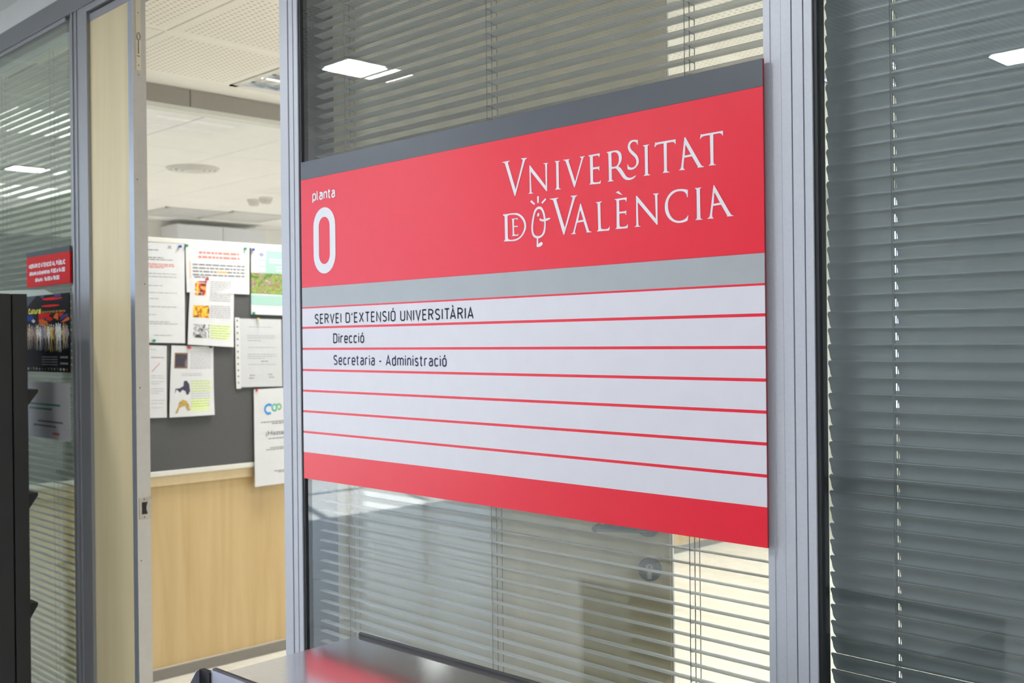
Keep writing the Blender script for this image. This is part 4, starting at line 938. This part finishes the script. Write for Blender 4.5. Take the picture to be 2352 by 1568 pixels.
# 6 lower left
r, f = sheet('white letter with a red line, low on the left of the board', [(290, 790), (383, 794), (382.5, 958.5), (290, 961)], off=.004)
lines_(r, f, [(.06, .60, .72), (.17, .60, .92)], INKL, .007, seed=13); lines_(r, f, [(.165, .62, .93)], REDP, .008, seed=14)
lines_(r, f, [(.42, .6, .9), (.45, .6, .93), (.50, .6, .93), (.53, .6, .85), (.60, .6, .93), (.63, .6, .93), (.66, .6, .8), (.76, .6, .93), (.80, .6, .9), (.86, .6, .9)], INKL, .006, seed=15)
o = mesh_obj('print', [f(.62, .36, .0008), f(.82, .24, .0008), f(.83, .245, .0008), f(.63, .367, .0008)], [(0, 1, 2, 3)], REDP, r)
# 7 second programme
r, f = sheet('white sheet with dark picture, black figure and lime text, lowest on the board', [(394, 793), (490, 796), (490.5, 952), (387, 958.5)], off=.005, curl=.010)
patch(r, f, .08, .38, .10, .32, mat('brown_frame_print', (.25, .12, .06), .5)); patch(r, f, .10, .36, .12, .30, im4, d=.0009)
lines_(r, f, [(.08+.026*k, .44, .95) for k in range(10)]+[(.395, .25, .70), (.42, .25, .72)], INKL, .007, seed=16)
V = [f(*p, .0009) for p in [(.30, .50), (.36, .49), (.42, .54), (.44, .64), (.40, .69), (.36, .69), (.34, .64), (.27, .62), (.22, .66), (.14, .61), (.10, .68), (.12, .60), (.20, .60), (.29, .57)]]
mesh_obj('figure_print', V, [tuple(range(len(V)))], mat('figure_black', (.05, .04, .08), .5), r)
V = [f(*p, .0009) for p in [(.20, .79), (.28, .76), (.36, .78), (.42, .85), (.44, .91), (.38, .92), (.34, .84), (.28, .85), (.20, .88), (.16, .95), (.12, .94), (.18, .86)]]
mesh_obj('figure_print', V, [tuple(range(len(V)))], mat('figure_gold', (.45, .30, .06), .5, noise=.5, nscale=90), r)
for k in range(5): patch(r, f, .46, .95-.04*(k % 2), .49+.036*k, .51+.036*k, LIME, nu=2, nv=1)
for k in range(5): patch(r, f, .46, .92-.05*(k % 3), .76+.036*k, .785+.036*k, LIME, nu=2, nv=1)
lines_(r, f, [(.50+.036*k, .46, .9) for k in range(11)], INKL, .006, seed=17)
# 8 recruiting poster hanging over the lower frame
r, f = sheet('white poster with blue and green ring logo hanging below the board frame', [(583, 894), (672, 889), (672, 1106), (585, 1118)], off=.012, cat='poster', name='poster', curl=.003)
def arcband(cx, cy, ru, rv, a0, a1, w_, m):
    V, F = [], []
    for k in range(17):
        t = math.radians(a0+(a1-a0)*k/16)
        V += [f(cx+ru*math.cos(t), cy+rv*math.sin(t), .0009), f(cx+(ru-w_)*math.cos(t), cy+(rv-w_*.55)*math.sin(t), .0009)]
    for k in range(16): F.append((2*k, 2*k+2, 2*k+3, 2*k+1))
    mesh_obj('logo', V, F, m, r)
arcband(.375, .212, .125, .058, -300, -50, .045, mat('logo_blue', (.02, .24, .62), .5)); arcband(.52, .20, .075, .042, 0, 360, .03, mat('logo_teal', (.03, .45, .35), .5)); arcband(.63, .195, .075, .036, -210, 110, .03, mat('logo_green', (.12, .42, .12), .5))
lines_(r, f, [(.345, .17, .95), (.365, .45, .95)], INK, .010, seed=18); lines_(r, f, [(.52, .35, .95), (.615, .40, .95), (.633, .30, .95), (.86, .5, .95), (.875, .6, .95)], INK, .008, seed=19)
hz_ = f(.28, .482, .0009); pA_, pB_ = Vector(f(.29, .480, .0)), Vector(f(1.0, .466, .0))
def onp(a, b, d): return (hz_[0]+.0004+d, a, b)
tc_ = bpy.data.curves.new('tmp', 'FONT'); tc_.body = '¡Hazte v'; tc_.size = .030; tc_.space_character = 1.0
to_ = bpy.data.objects.new('tmp', tc_); me = bpy.data.meshes.new_from_object(to_); bpy.data.objects.remove(to_)
sxx = .128/max(v.co.x for v in me.vertices)
for v in me.vertices: v.co = (hz_[0]+.0006, hz_[1]+v.co.x*sxx, hz_[2]+v.co.y)
me.materials.append(INKD); o = bpy.data.objects.new('lettering', me); link(o); o.parent = r

# push pins
pins = [(413, 566, 'blue', 'on the tall letter with the red paragraph'), (428, 564, 'green', 'at the left corner of the landscape notice'), (563, 571, 'green', 'at the right corner of the landscape notice'),
        (475, 641, 'red', 'at the top of the programme with orange picture'), (581, 573, 'blue', 'at the top corner of the mint poster'), (582, 719, 'green', 'at the bottom corner of the mint poster'),
        (353, 782, 'green', 'at the foot of the tall letter'), (434.5, 798, 'red', 'at the top left of the lowest programme sheet'), (484, 796, 'black', 'at the top right of the lowest programme sheet'),
        (592, 733, 'brass', 'at the top of the punched sleeve'), (588, 896, 'red', 'at the top of the ring-logo poster'), (432, 950, 'white', 'at the foot of the lowest programme sheet')]
pc = {'blue': (.03, .06, .40), 'green': (.02, .28, .12), 'red': (.55, .03, .04), 'black': (.02, .02, .025), 'brass': (.60, .50, .25), 'white': (.8, .8, .78)}
for px, py, c, wh in pins:
    y, z = B2(px, py, .01); r = empty('push_pin', (BF+.005, y, z)); tag(r, '%s push pin %s' % (c, wh), 'push pin', 'push pins on the notice board')
    pm = mat('pin_'+c, pc[c], .35)
    bm = bmesh.new(); cyl(bm, (.0, 0, 0), (.010, 0, 0), .0028, .0028, seg=10); cyl(bm, (.010, 0, 0), (.013, 0, 0), .0062, .0062, seg=12); cyl(bm, (.003, 0, 0), (.0048, 0, 0), .0055, seg=12)
    bm_obj('pin_head', bm, pm, r)
    bm = bmesh.new(); cyl(bm, (-.010, 0, 0), (.001, 0, 0), .0006, seg=6); bm_obj('needle', bm, STEEL, r)

# ------------------------------------------------------------------ ceiling luminaires, diffusers, detectors
LAMP = emit('lamp_white', (1, .97, .92), 9)
def office_lum(cx, cy, zc_, label, s_=GP, power=OFFICE_W):
    r = empty('ceiling_light', (cx, cy, zc_)); tag(r, label, 'ceiling light', 'recessed louvre lights in the office ceiling')
    h = s_/2-.004
    bm = bmesh.new()
    for a in ((-h, h, -h, -h+.03), (-h, h, h-.03, h), (-h, -h+.03, -h, h), (h-.03, h, -h, h)): abox(bm, *a, -.008, .012)
    bm_obj('frame', bm, FRAMEW, r)
    bm = bmesh.new(); abox(bm, -h+.02, h-.02, -h+.02, h-.02, .06, .065)
    for q_ in ((-h+.018, -h+.022, -h+.02, h-.02), (h-.022, h-.018, -h+.02, h-.02), (-h+.02, h-.02, -h+.018, -h+.022), (-h+.02, h-.02, h-.022, h-.018)): abox(bm, *q_, .0, .062)
    bm_obj('housing', bm, mat('mirror_reflector', (.8, .82, .85), .08, 1), r)
    for k in range(3):
        x = (k-1)*.16
        bm = bmesh.new(); cyl(bm, (x, -h+.05, .03), (x, h-.05, .03), .013, seg=12); bm_obj('tube', bm, LAMP, r)
    for k in range(4):
        x = -h+.03+(2*h-.06)*k/3
        bm = bmesh.new(); prism_axis(bm, [(x-.006, 0), (x+.006, 0), (x+.016, .055), (x-.016, .055)], 'y', -h+.03, h-.03); bm_obj('reflector', bm, MC['mirror_reflector'], r)
    for k in range(7):
        y = -h+.07+(2*h-.14)*k/6
        bm = bmesh.new(); abox(bm, -h+.03, h-.03, y-.001, y+.001, 0, .022); bm_obj('louvre', bm, MC['mirror_reflector'], r)
    area('lamp', (cx, cy, zc_-.012), s_*.8, s_*.8, power, (1, .98, .95), spread=math.radians(125))
for k, (cx, cy) in enumerate(OFFICE_LUM):
    seen = cx < -3.6 and cy < 1.6
    office_lum(cx, cy, OC, 'recessed louvre light beside the notice board partition, seen through the doorway' if seen else 'recessed louvre light further inside the office')
def round_diffuser(cx, cy, r0, label):
    r = empty('air_diffuser', (cx, cy, OC-.006)); tag(r, label, 'air vent')
    for k, rr in enumerate((r0, r0*.80, r0*.60, r0*.40)):
        V, F = [], []; n = 40; zz = -.004-.004*k*.3
        for i in range(n):
            t = 2*PI*i/n
            for (q_, z_) in ((rr, 0), (rr-.005, -.010-.003*k), (rr-.020, -.008-.003*k), (rr-.022, 0)): V.append((q_*math.cos(t), q_*math.sin(t), z_))
        for i in range(n):
            j = (i+1) % n
            for q_ in range(3): F.append((4*i+q_, 4*j+q_, 4*j+q_+1, 4*i+q_+1))
            F.append((4*i+3, 4*j+3, 4*j, 4*i))
        mesh_obj('ring', V, F, mat('diffuser_white', (.66, .65, .63), .4), r, True)
    bm = bmesh.new(); cyl(bm, (0, 0, 0), (0, 0, -.016), r0*.25, seg=24); bm_obj('centre_cap', bm, MC['diffuser_white'], r)
p = at(443, 384, 2, OC); round_diffuser(p.x, p.y, .165, 'round ceiling air diffuser in the room beyond the glass')
for (px, py, l) in ((583, 466, 'left of the two smoke detectors on the far room ceiling'), (611, 461, 'right of the two smoke detectors on the far room ceiling')):
    p = at(px, py, 2, OC-.03); r = empty('smoke_detector', (p.x, p.y, OC-.006)); tag(r, l, 'smoke detector')
    bm = bmesh.new(); cyl(bm, (0, 0, 0), (0, 0, -.012), .052, seg=24); bm_obj('mount', bm, FRAMEW, r)
    bm = bmesh.new(); cyl(bm, (0, 0, -.012), (0, 0, -.045), .050, .034, seg=24); bm_obj('sensor_housing', bm, mat('detector_grey', (.55, .54, .5), .5), r)
def far_lum(px0, px1, py, label, power=NEXT_W):
    p = at((px0+px1)/2, py, 2, OC); r = empty('ceiling_light', (p.x, p.y, OC-.006)); tag(r, label, 'ceiling light')
    bm = bmesh.new()
    for a in ((-.3, .3, -.3, -.27), (-.3, .3, .27, .3), (-.3, -.27, -.3, .3), (.27, .3, -.3, .3)): abox(bm, *a, -.006, .004)
    bm_obj('frame', bm, mat('far_light_frame', (.55, .54, .52), .5), r)
    bm = bmesh.new(); abox(bm, -.27, .27, -.27, .27, -.003, .0); bm_obj('diffuser', bm, mat('off_diffuser', (.6, .6, .6), .3), r)
    return p
far_lum(388, 455, 487, 'dim square light panel near the far wall, left one above the board')
far_lum(500, 630, 496, 'dim square light panel near the far wall, right one above the board')
for i, (x, y) in enumerate(((-5.4, 1.6), (-6.6, 3.9), (-7.9, 1.5), (-5.4, 5.4), (-8, 5.4))):  # glowing panels added outside the view to light the next room
    r = empty('ceiling_light', (x, y, OC-.006)); tag(r, 'added unseen square light of the next room', 'ceiling light', 'added unseen lights of the next room')
    if i == 0: r.location.y = .8
    bm = bmesh.new(); abox(bm, -.29, .29, -.29, .29, -.008, .0); bm_obj('diffuser', bm, emit('panel_glow', (1, .98, .95), 2.5) if 'panel_glow' not in bpy.data.materials else bpy.data.materials['panel_glow'], r)
    area('lamp', (r.location.x, y if i else .8, OC-.03), .55, .55, NEXT_W, (1, .985, .975), spread=math.radians(150))
# box on the far wall
bx0 = at(381, 540, 0, XF+.1); bx1 = at(583, 540, 0, XF+.1)
cb = empty('wall_cabinet', (XF+.05, (bx0.y+bx1.y)/2, 1.6)); tag(cb, 'white wall cabinet on the far wall, its top showing above the notice board', 'cabinet')
zt = at(480, 519, 0, XF+.3).z
adopt(box('body', XF, XF+.30, bx0.y, bx1.y, 1.7, zt, mat('cabinet_white', (.70, .71, .76), .5), bev=.004), cb)
for k in range(2):
    ya = bx0.y+(bx1.y-bx0.y)*k/2
    adopt(box('door', XF+.30, XF+.318, ya+.003, ya+(bx1.y-bx0.y)/2-.003, 1.703, zt-.003, MC['cabinet_white'], bev=.002), cb)

# hall downlights (the square one mirrored in the sign pane and others of its row)
HL = emit('hall_lamp', (.93, 1, .97), 30)
spots = [(-3.555, -1.293, 0), (-1.60, -3.16, 0), (-7.03, -1.24, 0), (-1.6, -1.29, 0), (.4, -1.29, 0), (-5.35, -3.22, 0), (-3.555, -3.16, 0), (.4, -3.16, 0), (1.9, -5.2, 0)]
for k, (x, y, kind) in enumerate(spots):
    a, b = (.092, .092) if kind == 0 else (.045, .30)
    r = empty('ceiling_light', (x, y, HC-.007)); tag(r, 'square recessed downlight in the hall ceiling' if kind == 0 else 'narrow strip light in the hall ceiling', 'ceiling light', 'square downlights of the hall' if kind == 0 else None)
    bm = bmesh.new()
    for q_ in ((-a-.02, a+.02, -b-.02, -b), (-a-.02, a+.02, b, b+.02), (-a-.02, -a, -b, b), (a, a+.02, -b, b)): abox(bm, *q_, -.006, .0)
    bm_obj('frame', bm, mat('downlight_frame', (.30, .31, .35), .4), r)
    bm = bmesh.new(); abox(bm, -a, a, -b, b, -.003, .0); bm_obj('diffuser', bm, HL, r)
    if x > -6: area('lamp', (x, y, HC-.02), a*2, b*2, HALL_W*9/8, (.985, .985, 1))

# ------------------------------------------------------------------ brochure stand at the left
SX = -3.15
p0 = at(62, 675, 0, SX); yb1 = p0.y; ztop = p0.z
bs = empty('brochure_stand', (SX-.3, yb1-.25, 0)); tag(bs, 'tall black brochure stand with angled shelves against the left glass', 'display stand')
ymid = at(27, 674, 0, SX).y
adopt(box('side_panel', SX-.022, SX, ymid+.002, yb1, 0, ztop, BLKMET, bev=.001), bs)
adopt(box('side_panel', SX-.022, SX, yb1-.34, ymid-.002, 0, ztop, BLKMET, bev=.001), bs)
adopt(box('side_panel', SX-.56, SX-.538, yb1-.34, yb1, 0, ztop, BLKMET, bev=.001), bs)
adopt(box('top_panel', SX-.538, SX-.022, yb1-.34, yb1, ztop-.02, ztop, BLKMET), bs)
adopt(box('back_panel', SX-.538, SX-.022, ymid-.01, ymid+.01, .02, ztop-.02, BLKMET), bs)
adopt(box('base', SX-.57, SX+.01, yb1-.36, yb1+.02, 0, .03, BLKMET), bs)
for py in (895, 1135, 1390, 1650):
    z = at(65, py, 0, SX).z; ye = at(90, py, 0, SX-.01).y; zb_ = at(65, py+43, 0, SX).z
    bm = bmesh.new(); prism_axis(bm, [(yb1, zb_), (yb1, z), (ye, z), (ye, z-.008)], 'x', SX-.54, SX-.018)
    adopt(bm_obj('shelf', bm, BLKMET), bs)

# ------------------------------------------------------------------ low steel-topped stand at the bottom
TZ = .979
pc0 = at(823, 1460, 2, TZ); pL = at(508, 1540, 2, TZ); pR = at(1208, 1570, 2, TZ)
ang = math.atan2((pR-pc0).y, (pR-pc0).x)
ls = empty('display_stand', (pc0.x, pc0.y, 0)); ls.rotation_euler = (0, 0, ang); tag(ls, 'low display stand with brushed steel top and black edge below the red sign', 'display stand')
dep = (pL-pc0).length+.012; wid = .72
def LB(name, x0, x1, y0, y1, z0, z1, m, bev=0): return box(name, x0, x1, y0, y1, z0, z1, m, ls, bev=bev)
LB('top_plate', 0, wid, -dep, 0, TZ-.003, TZ, STEEL)
LB('rear_trim', -.001, wid, 0, .006, TZ-.03, TZ+.006, BLKMET, .002)
LB('front_trim', -.001, wid, -dep-.008, -dep, TZ-.03, TZ+.010, BLKMET, .0015)
LB('front_panel', -.001, wid, -dep-.0095, -dep-.0080, TZ-.20, TZ+.008, LILAC)
LB('side_panel', .0, .018, -dep, 0, .03, TZ-.003, BLKMET)
LB('side_panel', wid-.018, wid, -dep, 0, .03, TZ-.003, BLKMET)
LB('back_panel', .018, wid-.018, -.02, -.002, .03, TZ-.003, BLKMET)
LB('base', -.01, wid+.01, -dep-.01, .006, 0, .03, BLKMET)
for k in range(3):
    z = .2+.24*k
    bm = bmesh.new(); prism_axis(bm, [(-dep+.01, z), (-.02, z+.10), (-.02, z+.104), (-dep+.01, z+.004)], 'x', .018, wid-.018); bm_obj('shelf', bm, BLKMET, ls)
bm = bmesh.new(); prism_axis(bm, [(-dep-.010, TZ-.16), (-dep-.010, TZ+.003), (-dep-.016, TZ+.003), (-dep-.060, TZ-.06), (-dep-.060, TZ-.16)], 'x', -.0300, -.0285)
bm_obj('end_bracket', bm, LILAC, ls)
bm = bmesh.new(); prism_axis(bm, [(-dep-.004, TZ-.16), (-dep-.004, TZ+.004), (-dep-.012, TZ+.004), (-dep-.012, TZ-.16)], 'x', -.0285, -.001)
bm_obj('end_bracket', bm, BLKSEAM, ls)

print('objects', len(bpy.data.objects))
